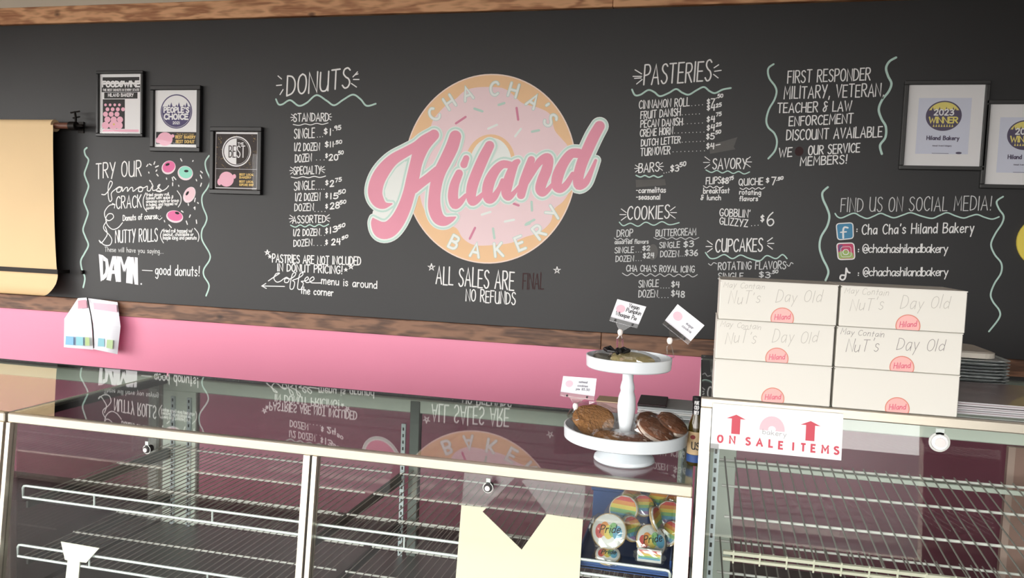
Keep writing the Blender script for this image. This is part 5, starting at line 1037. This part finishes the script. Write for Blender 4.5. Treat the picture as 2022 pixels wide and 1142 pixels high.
def facing(c, r, tilt, yaw, label, kind, seed, rx=1.0):
    t = thing('decorated_cookie', c, label, 'cookie', 'wrapped rainbow cookies in the blue tray')
    R = Matrix.Rotation(yaw, 3, 'Z') @ Matrix.Rotation(tilt, 3, 'X'); n = R @ Vector((0, 0, 1)); ux = R @ Vector((1, 0, 0)); uy = R @ Vector((0, 1, 0))
    def dsk(rr, z0, z1, m_, nm, ex=1.0):
        b = MB(); k = 36
        for zz, r2 in ((z0, rr), (z1 - .0015, rr), (z1, rr - .002)):
            for i in range(k): a = 2 * PI * i / k; b.v.append(tuple(Vector(c) + ux * r2 * ex * math.cos(a) + uy * r2 * math.sin(a) + n * zz))
        for j in range(2):
            for i in range(k): b.face([j * k + i, j * k + (i + 1) % k, (j + 1) * k + (i + 1) % k, (j + 1) * k + i])
        b.face(list(range(k))[::-1]); b.face(list(range(2 * k, 3 * k))); return b.build(nm, m_, t, smooth=True)
    dsk(r, 0, .006, mat('sugar_cookie', (222, 190, 140), rough=.7), 'cookie_base', rx); dsk(r * .95, .006, .009, icw, 'icing', rx)
    pl = Plane(Vector(c) + n * .0095, ux, uy, n); b = MB()
    if kind == 'stripes':
        for i in range(6):
            b.m = i; v0 = r * .85 * (1 - 2 * i / 6); v1 = r * .85 * (1 - 2 * (i + 1) / 6); h0 = math.sqrt(max(0, (r * .9) ** 2 - v0 ** 2)) * rx; h1 = math.sqrt(max(0, (r * .9) ** 2 - v1 ** 2)) * rx; poly(b, pl, [(-h0, v0), (h0, v0), (h1, v1), (-h1, v1)])
        b.build('rainbow_icing', rbm, t)
    else:
        cols = (0, 1, 2, 3, 4)
        for i, cc in enumerate(cols): b.m = cc; disc(b, pl, (-.5 + i * .25) * r, (.1 if i % 2 else -.05) * r, r * .26, r * .40, n=18)
        b.m = 5; text(b, pl, 'Pride', (-r * .5, -r * .15), (r * .62, -r * .02), r * .42, .0024, slant=.15); b.build('rainbow_icing', rbm[:5] + [ink], t)
    wrap(Vector(c) + n * .004, r * rx * 1.12, r * 1.12, .014, (tilt, 0, yaw), t, seed); return t
def cz(px, py, y): return at_y(px, py, y)
facing(cz(1203, 1050, -2.07), .048, 1.15, -.05, 'round white cookie lettered Pride, front left of the blue tray', 'pride', 31)
facing(cz(1285, 1070, -2.04), .046, 1.0, .35, 'round white cookie leaning right, partly behind the small rainbow card', 'pride', 32, .9)
facing(cz(1200, 1098, -2.10), .034, .45, 0, 'flat lying round cookie at the front lip of the blue tray', 'pride', 33)
facing(cz(1232, 1008, -1.98), .042, 1.0, -.2, 'rainbow striped cookie with a white lower half, upper left of the pile', 'stripes', 34)
facing(cz(1296, 1030, -1.99), .042, 1.1, 1.35, 'cookie with upright pastel stripes, centre of the pile', 'stripes', 35)
facing(cz(1322, 1015, -1.95), .036, .95, .1, 'bright rainbow striped cookie at the right side of the pile', 'stripes', 36)
facing(cz(1302, 990, -1.90), .034, .9, -.15, 'small rainbow striped cookie at the back of the pile', 'stripes', 37)
facing(cz(1333, 995, -1.90), .032, .9, .4, 'small rainbow striped cookie at the back right corner', 'stripes', 38)
facing(cz(1270, 1000, -1.94), .032, .9, .3, 'small pinkish striped cookie behind the white cookies', 'stripes', 39)
facing(cz(1248, 985, -1.84), .032, .8, .2, 'small pastel striped cookie against the back wall of the blue tray, left of the others', 'stripes', 41)
facing(cz(1245, 1045, -2.03), .036, 1.05, .9, 'pastel striped cookie wedged between the two Pride cookies', 'stripes', 42)
facing(cz(1325, 1055, -2.0), .036, 1.1, -.9, 'striped cookie on edge along the right wall of the blue tray', 'stripes', 43)
c = cz(1282, 1100, -2.105); t = thing('rainbow_card', c, 'small rectangular rainbow striped cookie at the front of the blue tray', 'cookie', 'wrapped rainbow cookies in the blue tray')
b = MB(); b.m = 6; b.box(c.x - .032, c.x + .032, c.y, c.y + .006, c.z - .016, c.z + .020, bev=.001)
pl = Plane((c.x - .030, c.y - .0002, c.z - .012), (1, 0, 0), (0, 0, 1), (0, -1, 0))
for i, m_i in enumerate((4, 3, 2, 1, 0)): b.m = m_i; rect(b, pl, .001, .059, .004 + i * .005, .009 + i * .005)
b.build('striped_icing', rbm + [icw], t); wrap(c, .040, .012, .024, (0, 0, 0), t, 40)

# small white price holder on the lower shelf
c = at_y(150, 1110, -2.172)
t = thing('price_card', c, 'white folded price card in front of the lower shelf at the left end', 'card')
b = MB(); A = [at_y(*p, -2.172) for p in ((120, 1070), (196, 1083), (170, 1112), (128, 1106))]; b.hexa([A[3], A[2], A[2] + Vector((0, .002, 0)), A[3] + Vector((0, .002, 0)), A[0], A[1], A[1] + Vector((0, .002, 0)), A[0] + Vector((0, .002, 0))]); b.build('card_face', mat('cream_card', (246, 242, 226), rough=.5), t)
A = [at_y(*p, -2.168) for p in ((134, 1100), (158, 1102), (152, 1175), (126, 1172))]; b = MB(); b.hexa([A[3], A[2], A[2] + Vector((0, .004, 0)), A[3] + Vector((0, .004, 0)), A[0], A[1], A[1] + Vector((0, .004, 0)), A[0] + Vector((0, .004, 0))]); b.build('card_stand', mat('cream_card', (246, 242, 226), rough=.5), t)
